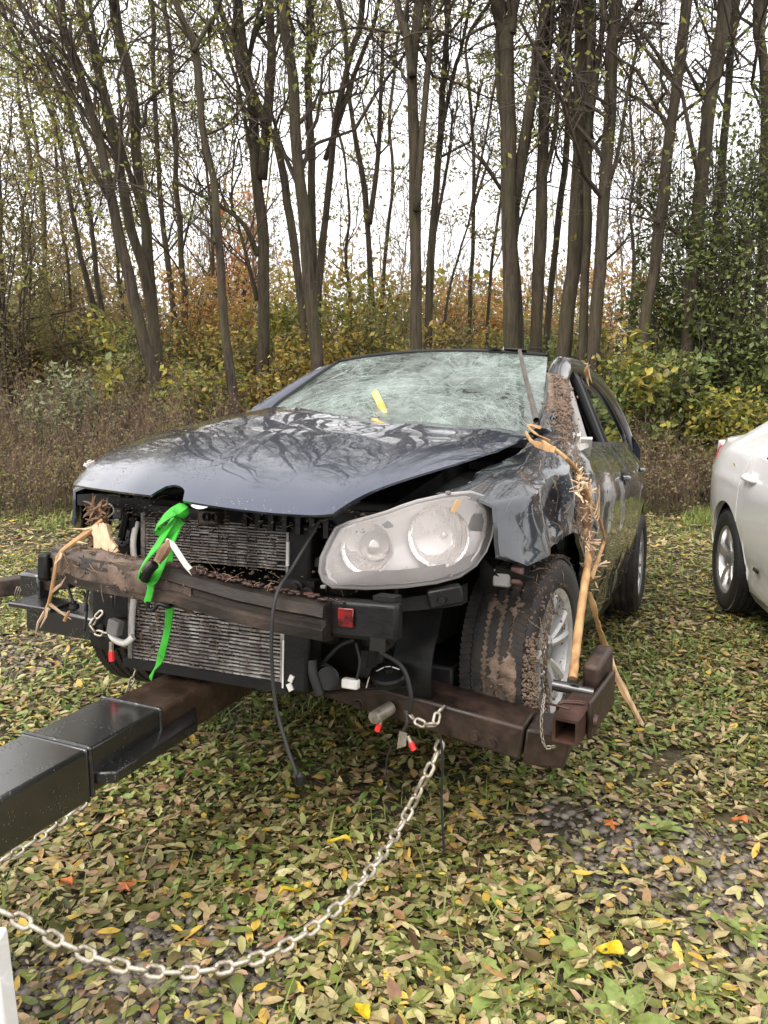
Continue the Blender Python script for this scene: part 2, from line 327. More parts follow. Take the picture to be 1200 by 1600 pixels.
def cracked_mat():
    m, t, p = new_mat('shattered_glass')
    c = t.nodes.new('ShaderNodeTexCoord'); h = None
    nd = noise(t, 4, 4)
    vec = t.nodes.new('ShaderNodeMix'); vec.data_type = 'RGBA'; vec.inputs[0].default_value = .10
    t.links.new(c.outputs['Object'], vec.inputs[6]); t.links.new(nd.outputs[1], vec.inputs[7])
    for sc, w in ((5, .014), (14, .022)):
        v = t.nodes.new('ShaderNodeTexVoronoi'); v.feature = 'DISTANCE_TO_EDGE'; v.inputs['Scale'].default_value = sc
        t.links.new(vec.outputs[2], v.inputs[0])
        r = ramp(t, [(0, (1, 1, 1)), (w, (0, 0, 0))], v.outputs[0])
        if h is None: h = r.outputs[0]
        else:
            q = t.nodes.new('ShaderNodeMath'); q.operation = 'MAXIMUM'; t.links.new(h, q.inputs[0]); t.links.new(r.outputs[0], q.inputs[1]); h = q.outputs[0]
    for cx, cy, cz in ((.30, .72, 1.22), (-.12, .60, 1.17)):
        sb = t.nodes.new('ShaderNodeVectorMath'); sb.operation = 'SUBTRACT'; sb.inputs[1].default_value = (cx, cy, cz); t.links.new(vec.outputs[2], sb.inputs[0])
        sp = t.nodes.new('ShaderNodeSeparateXYZ'); t.links.new(sb.outputs[0], sp.inputs[0])
        at2 = t.nodes.new('ShaderNodeMath'); at2.operation = 'ARCTAN2'; t.links.new(sp.outputs[1], at2.inputs[0]); t.links.new(sp.outputs[0], at2.inputs[1])
        nz = t.nodes.new('ShaderNodeTexNoise'); nz.noise_dimensions = '1D'; nz.inputs['Scale'].default_value = 9; nz.inputs['Detail'].default_value = 2; t.links.new(at2.outputs[0], nz.inputs['W'])
        r = ramp(t, [(.485, (0, 0, 0)), (.5, (1, 1, 1)), (.515, (0, 0, 0))], nz.outputs[0])
        q = t.nodes.new('ShaderNodeMath'); q.operation = 'MAXIMUM'; t.links.new(h, q.inputs[0]); t.links.new(r.outputs[0], q.inputs[1]); h = q.outputs[0]
    n = noise(t, 2.6, 7, None, .75); area = ramp(t, [(.36, (.05,) * 3), (.64, (.58,) * 3)], n.outputs[0])
    q = t.nodes.new('ShaderNodeMath'); q.operation = 'MULTIPLY_ADD'; q.inputs[1].default_value = .18
    t.links.new(h, q.inputs[0]); t.links.new(area.outputs[0], q.inputs[2]); q.use_clamp = True
    df = t.nodes.new('ShaderNodeBsdfDiffuse'); df.inputs[0].default_value = (.40, .50, .455, 1)
    gl = t.nodes.new('ShaderNodeBsdfGlossy'); gl.inputs['Roughness'].default_value = .05
    tr = t.nodes.new('ShaderNodeBsdfTransparent'); tr.inputs[0].default_value = (.5, .62, .56, 1)
    a = t.nodes.new('ShaderNodeMixShader'); b = t.nodes.new('ShaderNodeMixShader'); fr = t.nodes.new('ShaderNodeFresnel'); fr.inputs[0].default_value = 2.0
    t.links.new(q.outputs[0], a.inputs[0]); t.links.new(tr.outputs[0], a.inputs[1]); t.links.new(df.outputs[0], a.inputs[2])
    t.links.new(fr.outputs[0], b.inputs[0]); t.links.new(a.outputs[0], b.inputs[1]); t.links.new(gl.outputs[0], b.inputs[2])
    bp = t.nodes.new('ShaderNodeBump'); bp.inputs['Strength'].default_value = .25; bp.inputs['Distance'].default_value = .004
    t.links.new(h, bp.inputs['Height']); t.links.new(bp.outputs[0], gl.inputs['Normal'])
    t.links.new(b.outputs[0], t.nodes['Material Output'].inputs[0]); return m
MT['cracked'] = cracked_mat()

def bark_mat(name, lo, hi, moss):
    m, t, p = new_mat(name)
    n = noise(t, 20, 8, (1, 1, .14), .75, .3); r = ramp(t, [(.40, lo), (.62, hi)], n.outputs[0])
    n2 = noise(t, .9, 4); mr = ramp(t, [(.42, (0, 0, 0)), (.66, (.75,) * 3)], n2.outputs[0])
    mm = t.nodes.new('ShaderNodeMix'); mm.data_type = 'RGBA'; mm.inputs[7].default_value = (*moss, 1)
    t.links.new(mr.outputs[0], mm.inputs[0]); t.links.new(r.outputs[0], mm.inputs[6]); t.links.new(mm.outputs[2], p.inputs['Base Color'])
    p.inputs['Roughness'].default_value = .85; add_bump(t, p, n.outputs[0], 1.0, .04); return m
MT['bark'] = bark_mat('locust_bark', (.014, .009, .007), (.105, .074, .052), (.070, .064, .026))
MT['twig'] = M('twig_bark', [(.3, (.035, .026, .02)), (.7, (.085, .064, .048))], 5, (.85, .85))
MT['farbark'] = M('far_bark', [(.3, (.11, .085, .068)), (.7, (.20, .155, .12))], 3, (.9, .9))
LF = dict(
    locust=leaf_mat('locust_leaves', [(.16, .21, .05), (.28, .32, .08), (.40, .38, .09), (.20, .23, .07)], .5, .45),
    yellowgreen=leaf_mat('yellow_green_leaves', [(.20, .25, .05), (.38, .38, .07), (.54, .45, .09), (.28, .22, .09), (.16, .21, .06)], .5, .35),
    yellow=leaf_mat('yellow_leaves', [(.42, .34, .08), (.60, .46, .12), (.50, .34, .11), (.26, .25, .07)], .5, .35),
    orange=leaf_mat('orange_leaves', [(.58, .26, .10), (.62, .36, .13), (.46, .24, .12), (.54, .42, .15)], .5, .35),
    red=leaf_mat('red_leaves', [(.72, .40, .20), (.78, .50, .26), (.62, .30, .16)], .5, .35),
    tan=leaf_mat('tan_leaves', [(.40, .29, .15), (.30, .23, .10), (.50, .36, .18), (.26, .23, .09)], .6, .55),
    olive=leaf_mat('olive_leaves', [(.20, .21, .08), (.30, .28, .12), (.24, .25, .11), (.36, .30, .13)], .6, .55),
    green=leaf_mat('mid_green_leaves', [(.12, .18, .05), (.19, .27, .09), (.25, .32, .13), (.29, .31, .11)], .5, .3),
    silver=leaf_mat('silvery_leaves', [(.24, .31, .18), (.32, .38, .22), (.38, .42, .27), (.30, .33, .17)], .6, .35),
    dark=leaf_mat('dark_green_leaves', [(.11, .15, .05), (.17, .22, .07), (.25, .30, .10), (.14, .18, .055)], .42, .2),
    brown=leaf_mat('dry_weed', [(.13, .08, .058), (.22, .145, .105), (.32, .23, .15), (.22, .18, .10)], .8, .3),
    litter=leaf_mat('leaf_litter', [(.05, .065, .018), (.22, .26, .065), (.085, .05, .028), (.43, .42, .16), (.50, .34, .23), (.10, .13, .035), (.60, .55, .29), (.27, .15, .095), (.64, .45, .09)], .42, .15,
                    [0, .16, .3, .42, .54, .66, .8, .9, .97]),
    weed=leaf_mat('weed_leaves', [(.09, .17, .035), (.17, .28, .06), (.24, .34, .09), (.32, .36, .13)], .45, .25),
    grass=leaf_mat('grass_blades', [(.10, .17, .035), (.18, .26, .055), (.28, .28, .10), (.22, .29, .07)], .5, .25),
    bigyellow=leaf_mat('bright_yellow_leaf', [(.62, .46, .02), (.70, .52, .03)], .4, .2),
    bigorange=leaf_mat('bright_orange_leaf', [(.58, .15, .04), (.62, .2, .06)], .45, .2),
    bigpale=leaf_mat('pale_leaf', [(.5, .42, .20), (.46, .40, .2)], .45, .2),
)
MT['stone'] = leaf_mat('gravel_stone', [(.085, .075, .064), (.16, .142, .122), (.27, .24, .205), (.12, .106, .092)], .5, 0)

# ------------------------------------------------------------------ ground
def ground():
    m, t, p = new_mat('forest_ground')
    n = noise(t, 1.3, 8); r = ramp(t, [(.3, (.028, .021, .014)), (.5, (.06, .052, .026)), (.68, (.11, .095, .045))], n.outputs[0])
    n2 = noise(t, 22, 5); r2 = ramp(t, [(.35, (.45, .42, .4)), (.65, (1.25, 1.2, 1.1))], n2.outputs[0])
    mm = t.nodes.new('ShaderNodeMix'); mm.data_type = 'RGBA'; mm.blend_type = 'MULTIPLY'; mm.inputs[0].default_value = 1
    t.links.new(r.outputs[0], mm.inputs[6]); t.links.new(r2.outputs[0], mm.inputs[7]); t.links.new(mm.outputs[2], p.inputs['Base Color'])
    p.inputs['Roughness'].default_value = .85; add_bump(t, p, n2.outputs[0], .8, .03)
    xs = np.unique(np.concatenate([np.linspace(-200, -12, 16), np.linspace(-12, 12, 121), np.linspace(12, 200, 16)]))
    ys = np.unique(np.concatenate([np.linspace(-120, -2, 10), np.linspace(-2, 18, 101), np.linspace(18, 260, 20)]))
    X, Y = np.meshgrid(xs, ys, indexing='ij')
    b = MB(); b.grid(np.stack([X, Y, gz(X, Y)], -1))
    o = b.build('ground', m, sharp=180, kind='structure')
    return o
ground()

def gravel_mask(x, y):
    d1 = ((x + .58) / .36) ** 2 + ((y - 1.68) / .24) ** 2
    a = .75; xr = (x - .95) * math.cos(a) + (y - 2.05) * math.sin(a); yr = -(x - .95) * math.sin(a) + (y - 2.05) * math.cos(a)
    d2 = (xr / .30) ** 2 + (yr / .62) ** 2
    d3 = ((x + 2.0) / .35) ** 2 + ((y - 4.0) / .5) ** 2
    return np.minimum(np.minimum(d1, d2), d3)
def scatter(n, x0, x1, y0, y1, rg):                      # points inside the field the photograph covers, wider than it
    y = y0 + (y1 - y0) * rg.random(n); hw = np.maximum(1.0, y * .62 + .5)
    x = rg.uniform(-1, 1, n) * hw
    return np.clip(x, x0, x1), y
def leaf_litter():
    rg = np.random.default_rng(21); b = MB()
    for n, y0, y1, s0, s1 in ((28000, 1.15, 2.6, .005, .027), (29000, 2.6, 4.6, .007, .029), (30000, 4.6, 7.2, .012, .036), (20000, 7.2, 11.5, .02, .05)):
        x, y = scatter(n, -9, 9, y0, y1, rg)
        cl_ = wob(np.stack([x, y, 0 * x], -1), 2.6, 8) + .5 * wob(np.stack([x, y, 0 * x], -1), 7, 3); keep = ((gravel_mask(x, y) > .9) | (rg.random(n) < .5)) & (cl_ > -.8 + .75 * rg.random(n) - np.clip(y - 2.5, 0, 2) * .25); x, y = x[keep], y[keep]
        z = gz(x, y) + rg.uniform(.002, .035, len(x))
        for el, sel in ((1.5, 0), (2.0, 1), (2.8, 2)):
            q = np.arange(len(x)) % 3 == sel; b.leaves(np.stack([x, y, z], 1)[q], s0 + (s1 - s0) * rg.random(q.sum()) ** 1.3, elong=el, flat=(.86, .8, .72)[sel], rg=rg, kind=8 if y0 < 4 else 4)
    n = 5000; x = rg.uniform(-3.5, 4, n); y = rg.uniform(-.6, 1.3, n); b.leaves(np.stack([x, y, gz(x, y) + rg.uniform(.002, .03, n)], 1), rg.uniform(.01, .03, n), elong=2, flat=.8, rg=rg, kind=8)
    x, y = scatter(1500, -6, 6, 1.15, 5.0, rg); b.leaves(np.stack([x, y, gz(x, y) + rg.uniform(.02, .045, len(x))], 1), rg.uniform(.022, .034, len(x)), elong=1.9, flat=.82, rg=rg, kind=8)
    tag(b.build('leaf_litter', LF['litter'], sharp=0, kind='stuff'), 'carpet of small fallen olive, tan and yellow leaves', 'fallen leaves')
    b = MB(); rg = np.random.default_rng(22); n = 5200
    x, y = scatter(n, -4, 4, 1.1, 4.4, rg); k = gravel_mask(x, y) < 1.5; x, y = x[k], y[k]
    ico = np.array([(0, 0, 1), (.89, 0, .45), (.28, .85, .45), (-.72, .53, .45), (-.72, -.53, .45), (.28, -.85, .45), (.72, .53, -.45), (-.28, .85, -.45), (-.89, 0, -.45), (-.28, -.85, -.45), (.72, -.53, -.45), (0, 0, -1)])
    fc = np.array([(0, 1, 2), (0, 2, 3), (0, 3, 4), (0, 4, 5), (0, 5, 1), (1, 6, 2), (2, 7, 3), (3, 8, 4), (4, 9, 5), (5, 10, 1), (6, 7, 2), (7, 8, 3), (8, 9, 4), (9, 10, 5), (10, 6, 1), (11, 7, 6), (11, 8, 7), (11, 9, 8), (11, 10, 9), (11, 6, 10)])
    # fill the patches densely
    xs, ys = [x], [y]
    for cx, cy, sx_, sy_, cnt in ((-.58, 1.68, .4, .26, 1500), (.95, 2.05, .55, .55, 2200), (-2.0, 4.0, .35, .5, 300)):
        xs.append(cx + rg.normal(size=cnt) * sx_ * .55); ys.append(cy + rg.normal(size=cnt) * sy_ * .55)
    x = np.concatenate(xs); y = np.concatenate(ys); k = (gravel_mask(x, y) < 1.25) & (y > 1.1); x, y = x[k], y[k]; T = len(x)
    s = rg.uniform(.005, .022, T) * rg.uniform(.6, 1.3, T)
    jig = ico[None] * (1 + rg.uniform(-.42, .35, (T, 12, 1))) * np.stack([np.ones(T), rg.uniform(.5, 1, T), rg.uniform(.3, .6, T)], 1)[:, None]
    a = rg.uniform(0, 6.28, T); ca, sa = np.cos(a)[:, None], np.sin(a)[:, None]
    jx = jig[..., 0] * ca - jig[..., 1] * sa; jy = jig[..., 0] * sa + jig[..., 1] * ca
    P = np.stack([jx, jy, jig[..., 2]], -1) * s[:, None, None] + np.stack([x, y, gz(x, y) + s * .35], 1)[:, None]
    b.add(P, (fc[None] + (np.arange(T) * 12)[:, None, None]).reshape(-1, 3))
    tag(b.build('gravel', MT['stone'], sharp=0, kind='stuff'), 'bare patches of grey crushed gravel among the leaves', 'gravel')
leaf_litter()

def blades(b, x, y, h, w, rg, lean=.5, k=4):
    T = len(x); a = rg.uniform(0, 6.28, T); d = np.stack([np.cos(a), np.sin(a), np.zeros(T)], 1); s_ = np.stack([-np.sin(a), np.cos(a), np.zeros(T)], 1)
    t = np.linspace(0, 1, k); ln = (rg.uniform(.1, 1, T) * lean)[:, None, None]
    base = np.stack([x, y, gz(x, y) - .004], 1)
    c = base[:, None] + d[:, None] * (h[:, None, None] * ln * t[None, :, None] ** 1.7) + np.array([0, 0, 1]) * (h[:, None, None] * (t - .35 * ln[..., 0] * t ** 2)[..., None])
    ww = (w[:, None] * np.array([.5, 1, .8, .05][:k])[None])[..., None]
    P = np.stack([c - s_[:, None] * ww, c + s_[:, None] * ww], 2).reshape(T, 2 * k, 3)
    F = np.array([(2 * i, 2 * i + 1, 2 * i + 3, 2 * i + 2) for i in range(k - 1)])
    b.add(P, (F[None] + (np.arange(T) * 2 * k)[:, None, None]).reshape(-1, 4))
def ground_plants():
    rg = np.random.default_rng(31); b = MB()
    x, y = scatter(34000, -9, 9, 1.15, 9.5, rg)
    m = wob(np.stack([x, y, 0 * x], -1), 1.1, 7) + .25 * wob(np.stack([x, y, 0 * x], -1), 4, 1)
    k = (m > -.3 + .5 * rg.random(len(x))) & (gravel_mask(x, y) > 1); x, y = x[k], y[k]
    blades(b, x, y, rg.uniform(.03, .10, len(x)), rg.uniform(.0012, .0034, len(x)) * (1 + y * .1), rg, 1.2)
    x, y = scatter(9000, -4, 4, 1.15, 4.6, rg); m = wob(np.stack([x, y, 0 * x], -1), 1.9, 9) + .4 * wob(np.stack([x, y, 0 * x], -1), 6, 2); k = (m > .05 + .5 * rg.random(len(x))) & (gravel_mask(x, y) > 1); x, y = x[k], y[k]
    blades(b, x, y, rg.uniform(.05, .13, len(x)), rg.uniform(.0014, .0034, len(x)), rg, 1.5)
    n = 14000; x = np.concatenate([rg.normal(3.0, .75, n), rg.uniform(-7, -2.2, n)]); y = np.concatenate([rg.normal(8.75, .45, n), rg.normal(9.0, .7, n)])
    k = (wob(np.stack([x, y, 0 * x], -1), 1.4, 3) + .4 * wob(np.stack([x, y, 0 * x], -1), 4, 6) > -.1 + .6 * rg.random(2 * n)) & (y > 7.6); x, y = x[k], y[k]
    blades(b, x, y, rg.uniform(.04, .17, len(x)), rg.uniform(.002, .005, len(x)), rg, 1.1)
    tag(b.build('grass', LF['grass'], sharp=0, kind='stuff'), 'short green grass blades growing through the fallen leaves', 'grass')
    b = MB(); x, y = scatter(24000, -6, 6, 1.15, 6.5, rg)
    m = wob(np.stack([x, y, 0 * x], -1), 1.3, 4) + .3 * wob(np.stack([x, y, 0 * x], -1), 5, 2)
    k = (m > -.15 + .6 * rg.random(len(x))) & (gravel_mask(x, y) > 1); x, y = x[k], y[k]
    b.leaves(np.stack([x, y, gz(x, y) + rg.uniform(.012, .045, len(x))], 1), rg.uniform(.007, .022, len(x)), elong=2.3, flat=.55, rg=rg, kind=8)
    tag(b.build('ground_cover', LF['weed'], sharp=0, kind='stuff'), 'low green clover and weed leaves between the fallen leaves', 'weeds')
    b = MB(); rg = np.random.default_rng(33); n = 5500; x, y = scatter(n, -6, 6, 1.15, 5.0, rg); a = rg.uniform(0, 6.28, n); l = rg.uniform(.01, .06, n) * rg.random(n); c = np.stack([x, y, gz(x, y) + rg.uniform(.006, .04, n)], 1); d = np.stack([np.cos(a), np.sin(a), rg.normal(size=n) * .3], 1) * l[:, None]
    b.tubes(np.stack([c - d, c + rg.normal(size=(n, 3)) * .003, c + d], 1), rg.uniform(.0005, .0016, n)[:, None] * np.ones((1, 3)), 3)
    tag(b.build('twig_litter', MT['straw2'], sharp=180, kind='stuff'), 'small broken twigs and dry stalks among the leaves', 'twigs')
MT['straw2'] = M('stalks', [(.3, (.10, .065, .04)), (.5, (.24, .17, .10)), (.7, (.40, .32, .20))], 3, (.7, .8))
ground_plants()
# weed rosettes of the foreground, each a plant
def rosette(px, py, n, ln, seed, label):
    rg = np.random.default_rng(seed); c = onground(px, py); b = MB()
    root = empty('weed_plant', loc=(c[0], c[1], float(gz(c[0:1], c[1:2])[0])))
    for i in range(n):
        a = 6.28 * i / n + rg.uniform(-.3, .3); l = ln * rg.uniform(.6, 1.15); el = rg.uniform(.25, .9); k = 9
        t = np.linspace(0, 1, k); d = np.array([math.cos(a), math.sin(a), 0]); sd = np.array([-math.sin(a), math.cos(a), 0])
        cc = d * (l * t * math.cos(el * .6))[:, None] + np.array([0, 0, 1]) * (l * (math.sin(el) * t - .75 * t ** 2 * math.sin(el)))[:, None] + [0, 0, .004]
        w = l * .16 * (np.sin(PI * t ** .75) * .9 + .12) * (1 + .28 * (np.arange(k) % 2)); w[-1] = .001
        b = MB(); b.grid(np.stack([cc - sd * w[:, None] + [0, 0, .006], cc, cc + sd * w[:, None] + [0, 0, .006]], 1)); b.build('leaf', LF['weed'], root, sharp=0)
    tag(root, label, 'weed', 'leafy green weeds in the leaf litter')
for i, (px, py, n, ln, lb) in enumerate([
        (800, 1395, 9, .10, 'leafy green weed below the hanging safety chain, beside the gravel'), (905, 1500, 10, .10, 'broad leafed green weed left of the bright yellow leaf'),
        (1085, 1545, 11, .11, 'green weed rosette in the lower right corner of the ground'), (775, 1540, 8, .12, 'long leafed weed rosette at the bottom edge near centre right'),
        (265, 1540, 6, .05, 'small bright green weed under the lowest part of the safety chain'), (150, 1380, 8, .07, 'green weed between the boom and the chain at left'),
        (345, 1210, 9, .08, 'green weed on the ground just right of the boom'), (1030, 1290, 8, .09, 'green weed on the gravel edge below the wheel lift arm'),
        (640, 1480, 9, .08, 'low weed rosette right of the chain at the bottom centre'), (1160, 1450, 9, .09, 'green weed by the right edge beside gravel'),
        (980, 1590, 9, .12, 'large weed rosette cut by the bottom edge at right')]):
    rosette(px, py, n, ln, 50 + i, lb)
def big_leaf(px, py, ln, wd, ang, mat, label, lobes=0):
    c = onground(px, py, .03); b = MB()
    if lobes:
        P = [(0, 0, .01)]; k = lobes * 4
        for i in range(k):
            a = 2 * PI * i / k; r = ln / 2 * (1.0 if i % 4 == 0 else .62 if i % 2 else .34); P.append((r * math.cos(a), r * math.sin(a), .004 * math.sin(3 * a) - .002))
        b.add(np.array(P), [(0, 1 + i, 1 + (i + 1) % k) for i in range(k)])
    else:
        t = np.linspace(0, 1, 9); w = wd / 2 * np.sin(PI * t ** .8) ** .8; w[0] = w[-1] = .001
        y = ln * (t - .5); z = .012 * np.sin(t * 5)
        b.grid(np.stack([np.stack([-w, y, z + .008], 1), np.stack([0 * w, y, z], 1), np.stack([w, y, z + .01 + .004 * np.sin(t * 9)], 1)], 1))
    o = b.build('fallen_leaf', mat, sharp=60); o.location = (c[0], c[1], float(gz(c[0:1], c[1:2])[0]) + .035); o.rotation_euler = (.12, -.1, ang)
    tag(o, label, 'leaf', 'large bright fallen leaves')
for a in [(954, 1477, .065, .045, 1.2, LF['bigyellow'], 'bright yellow broad leaf lying on green weeds at lower right'),
          (1038, 1520, .075, .04, .3, LF['bigpale'], 'pale cream yellow leaf below the bright yellow one'),
          (452, 1387, .07, .022, -1.0, LF['bigyellow'], 'narrow golden leaf right of the chain'),
          (530, 1306, .075, .016, 1.5, LF['bigyellow'], 'thin yellow leaf under the front of the wreck'),
          (985, 1437, .06, .035, 1.0, LF['bigpale'], 'curled pale tan leaf between gravel and weeds'),
          (565, 1570, .06, .03, .6, LF['bigyellow'], 'dark gold leaf at the bottom centre edge'),
          (590, 1580, .055, .032, 1.1, LF['bigpale'], 'pale peach leaf next to the dark gold leaf'),
          (240, 1388, .04, .02, .4, LF['bigpale'], 'small pale leaf in front of the chain at left')]:
    big_leaf(*a)
for a in [(197, 1372, .06, 0, .3, LF['bigorange'], 'orange red lobed leaf between the boom and the chain', 5), (955, 1277, .06, 0, 1.1, LF['bigorange'], 'orange lobed leaf on the gravel below the wheel lift', 5),
          (1156, 1275, .05, .03, .8, LF['bigorange'], 'pinkish orange leaf on gravel near the right edge'), (103, 1370, .055, .022, 1.0, LF['bigorange'], 'long orange leaf left of the lobed orange leaf'),
          (72, 965, .11, 0, .2, LF['bigorange'], 'orange leaf on the grass behind the left lift arm', 5)]:
    big_leaf(*a[:7], **({'lobes': a[7]} if len(a) > 7 else {}))

# ------------------------------------------------------------------ trees
def interp_paths(P, R, idx, t):
    k = P.shape[1]; f = t * (k - 1); i = np.minimum(f.astype(int), k - 2); f = (f - i)[:, None]
    a, b = P[idx, i], P[idx, i + 1]; tan = b - a; tan /= np.linalg.norm(tan, axis=1, keepdims=True) + 1e-9
    return a + (b - a) * f, tan, R[idx, i] * (1 - f[:, 0]) + R[idx, i + 1] * f[:, 0]
def grow(P, R, nch, len_, ang, up, k, rg, tmin=.2, tmax=.98, rs=.6, rend=.25, wobble=.12, rmax=9):
    T = P.shape[0]; idx = np.repeat(np.arange(T), nch); n = len(idx)
    t = rg.uniform(tmin, tmax, n); p, tan, r = interp_paths(P, R, idx, t)
    q = rg.normal(size=(n, 3)); q -= (q * tan).sum(1, keepdims=True) * tan; q /= np.linalg.norm(q, axis=1, keepdims=True) + 1e-9
    a = rg.uniform(ang[0], ang[1], n)[:, None]
    d = tan * np.cos(a) + q * np.sin(a) + np.array([0, 0, up]); d /= np.linalg.norm(d, axis=1, keepdims=True)
    ln = rg.uniform(len_[0], len_[1], n) * (1.15 - .6 * t)
    s = np.linspace(0, 1, k); st = rg.normal(size=(n, k, 3)) * wobble / math.sqrt(k); st[:, 0] = 0
    st = np.cumsum(st, axis=1) * np.linspace(0, 1, k)[None, :, None] ** .5
    Q = p[:, None] + (d[:, None] * s[None, :, None] + st + np.array([0, 0, 1]) * (s ** 2)[None, :, None] * up * .3) * ln[:, None, None]
    r0 = np.minimum(r * rs, rmax)
    return Q, r0[:, None] * np.linspace(1, rend, k)[None], t

def bare_tree(pts, Y, w0, w1, seed, label, limbs=(), top=14.0, leafc='locust', nleaf=500, br=9, dY=0.0, group='bare trunks along the wood edge', tm=.38, dense=1.0, name='bare_tree'):
    """pts: trunk seen in the photo, base first; w0, w1: its width there in photo pixels"""
    rg = np.random.default_rng(seed)
    k = len(pts); W = np.array([at(px, py, Y + dY * i / max(1, k - 1)) for i, (px, py) in enumerate(pts)])
    base = W[0].copy(); d0 = W[0] - W[1]; 
    if base[2] > -.05:
        d0 = d0 / max(.3, abs(d0[2])); base = base + d0 * (base[2] + .1) * np.array([.6, .6, 1]); base[2] = -.08; W = np.concatenate([[base], W])
    if W[-1][2] < top:
        d1 = W[-1] - W[-2]; d1 = d1 / max(.3, d1[2]); e = W[-1] + d1 * (top - W[-1][2]) * np.array([.7, .7, 1]); mid = (W[-1] + e) / 2 + rg.normal(size=3) * [.25, .25, 0]; W = np.concatenate([W, [mid, e]])
    P = spline(W, 30); P[1:-1] += wob(P[1:-1, 2:3] * np.array([1, 0, 0]) + seed, 1.3, seed % 9)[:, None] * np.array([.035, .03, 0])
    h = np.clip((P[:, 2]) / top, 0, 1); r0 = .86 * w0 * Y / F_PX / 2; r1 = .86 * w1 * Y / F_PX / 2
    hv = max(.15, W[-3 if W[-1][2] >= top - .01 and len(W) > 3 else -1][2] / top)
    R = np.where(h < hv, r0 + (r1 - r0) * h / hv, r1 * (1 - (h - hv) / (1 - hv + 1e-6)) * .95 + .012)
    R[0] *= 1.35; R[1] *= 1.08
    root = empty(name, loc=P[0]); o0 = P[0]
    b = MB(); b.tube(P - o0, R, 12); q = b.V[0].reshape(-1, 12, 3); cq = (P - o0)[:, None]; b.V[0] = (cq + (q - cq) * (1 + .16 * wob(q * np.array([9, 9, 1.3]) + seed, 1, seed % 8))[..., None]).reshape(-1, 3); tr = b.build('trunk', MT['bark'], root, sharp=180)
    allP, allR = [P[None]], [R[None]]
    for (lp, lw0, lw1) in limbs:                         # forks and boughs seen one by one
        Wl = np.array([at(px, py, Y + rg.uniform(-.15, .15)) for px, py in lp])
        if lp[-1][1] < 5:
            d1 = Wl[-1] - Wl[-2]; d1 /= max(.3, d1[2]); Wl = np.concatenate([Wl, [Wl[-1] + d1 * max(1, (top - 1.5 - Wl[-1][2])) * np.array([.7, .7, 1])]])
        Pl = spline(Wl, 30); Rl = np.linspace(lw0, lw1, 30) * Y / F_PX / 2
        if lp[-1][1] < 5: Rl[-8:] *= np.linspace(1, .3, 8)
        b = MB(); b.tube(Pl - o0, Rl, 7); b.build('limb', MT['bark'], root, sharp=180)
        allP.append(Pl[None]); allR.append(Rl[None])
    P0 = np.concatenate(allP); R0 = np.concatenate(allR)
    b = MB()
    B1, r1_, t1 = grow(P0, R0, br, (1.3, 3.6), (.45, 1.15), .35, 8, rg, tm, .98, .42, .3, .28, .035)
    b.tubes(B1 - o0, np.maximum(r1_, .006), 4)
    B2, r2_, _ = grow(B1, r1_, int(4 * dense), (.5, 1.7), (.4, 1.1), .18, 6, rg, .15, .95, .6, .35, .3, .014)
    b.tubes(B2 - o0, np.maximum(r2_, .0042), 3)
    B3, r3_, _ = grow(B2, r2_, int(4 * dense), (.22, .8), (.4, 1.1), .1, 3, rg, .15, .98, .65, .5, .35, .007)
    b.tubes(B3 - o0, np.maximum(r3_, .003), 3)
    b.build('twigs', MT['twig'], root, sharp=180, kind='stuff')
    if nleaf:
        c = rg.integers(0, len(B3), max(1, nleaf // 7)); cc = np.repeat(B3[c, rg.integers(1, 3, len(c))], 7, 0)
        cc = cc + rg.normal(size=cc.shape) * [.09, .09, .07]
        b = MB(); b.leaves(cc - o0, rg.uniform(.025, .055, len(cc)), elong=2.0, rg=rg); b.build('foliage', LF[leafc], root, sharp=0, kind='stuff')
    tag(root, label, 'tree', group)
    return root

T_ = bare_tree
T_([(256, 640), (232, 560), (200, 435), (160, 240), (120, 100), (95, 0)], 11.5, 25, 13, 1, 'left leaning dark trunk of the clump above the brown weeds, outermost to the left', [([(180, 330), (140, 250), (90, 130), (40, 60), (0, 20)], 8, 4), ([(130, 120), (80, 60), (30, 0)], 7, 4)], nleaf=1100)
T_([(250, 595), (235, 495), (200, 320), (170, 200), (145, 65), (125, 0)], 11.9, 22, 12, 2, 'middle trunk of the left leaning clump, bark dark and straight', nleaf=1100)
T_([(247, 575), (227, 380), (215, 250), (205, 125), (175, 0)], 12.3, 22, 15, 3, 'right trunk of the left leaning clump, curving upward', [([(222, 330), (190, 230), (160, 120), (140, 0)], 9, 5)], nleaf=1100)
T_([(365, 645), (350, 475), (340, 325), (320, 200), (305, 75), (270, -10)], 10.8, 19, 10, 4, 'slender curved trunk standing behind the right wing of the wreck', [([(336, 380), (290, 340), (235, 300), (180, 280)], 5, 2), ([(302, 80), (330, 30), (345, 0)], 7, 4)], nleaf=1000)
T_([(413, 545), (412, 400), (400, 250), (385, 100), (372, 0)], 12.8, 26, 14, 5, 'forked trunk with a dead stub left of the big reddish trunk', [([(410, 280), (424, 100), (421, 0)], 15, 10), ([(404, 400), (380, 350), (340, 320), (275, 285)], 9, 4), ([(402, 470), (385, 400), (358, 300)], 8, 3), ([(386, 110), (400, 40), (420, 0)], 8, 5)], nleaf=1000)
T_([(496, 575), (480, 400), (465, 225), (452, 100), (443, 0)], 11.6, 27, 17, 6, 'big reddish trunk rising straight behind the windscreen left end', [([(470, 300), (440, 230), (425, 180), (405, 140)], 8, 3)], nleaf=1000)
T_([(472, 490), (450, 325), (430, 215), (415, 190)], 12.6, 17, 8, 7, 'bent trunk crossing behind the big reddish trunk', [([(417, 195), (380, 130), (365, 60), (368, 0)], 8, 5)], nleaf=250, top=11)
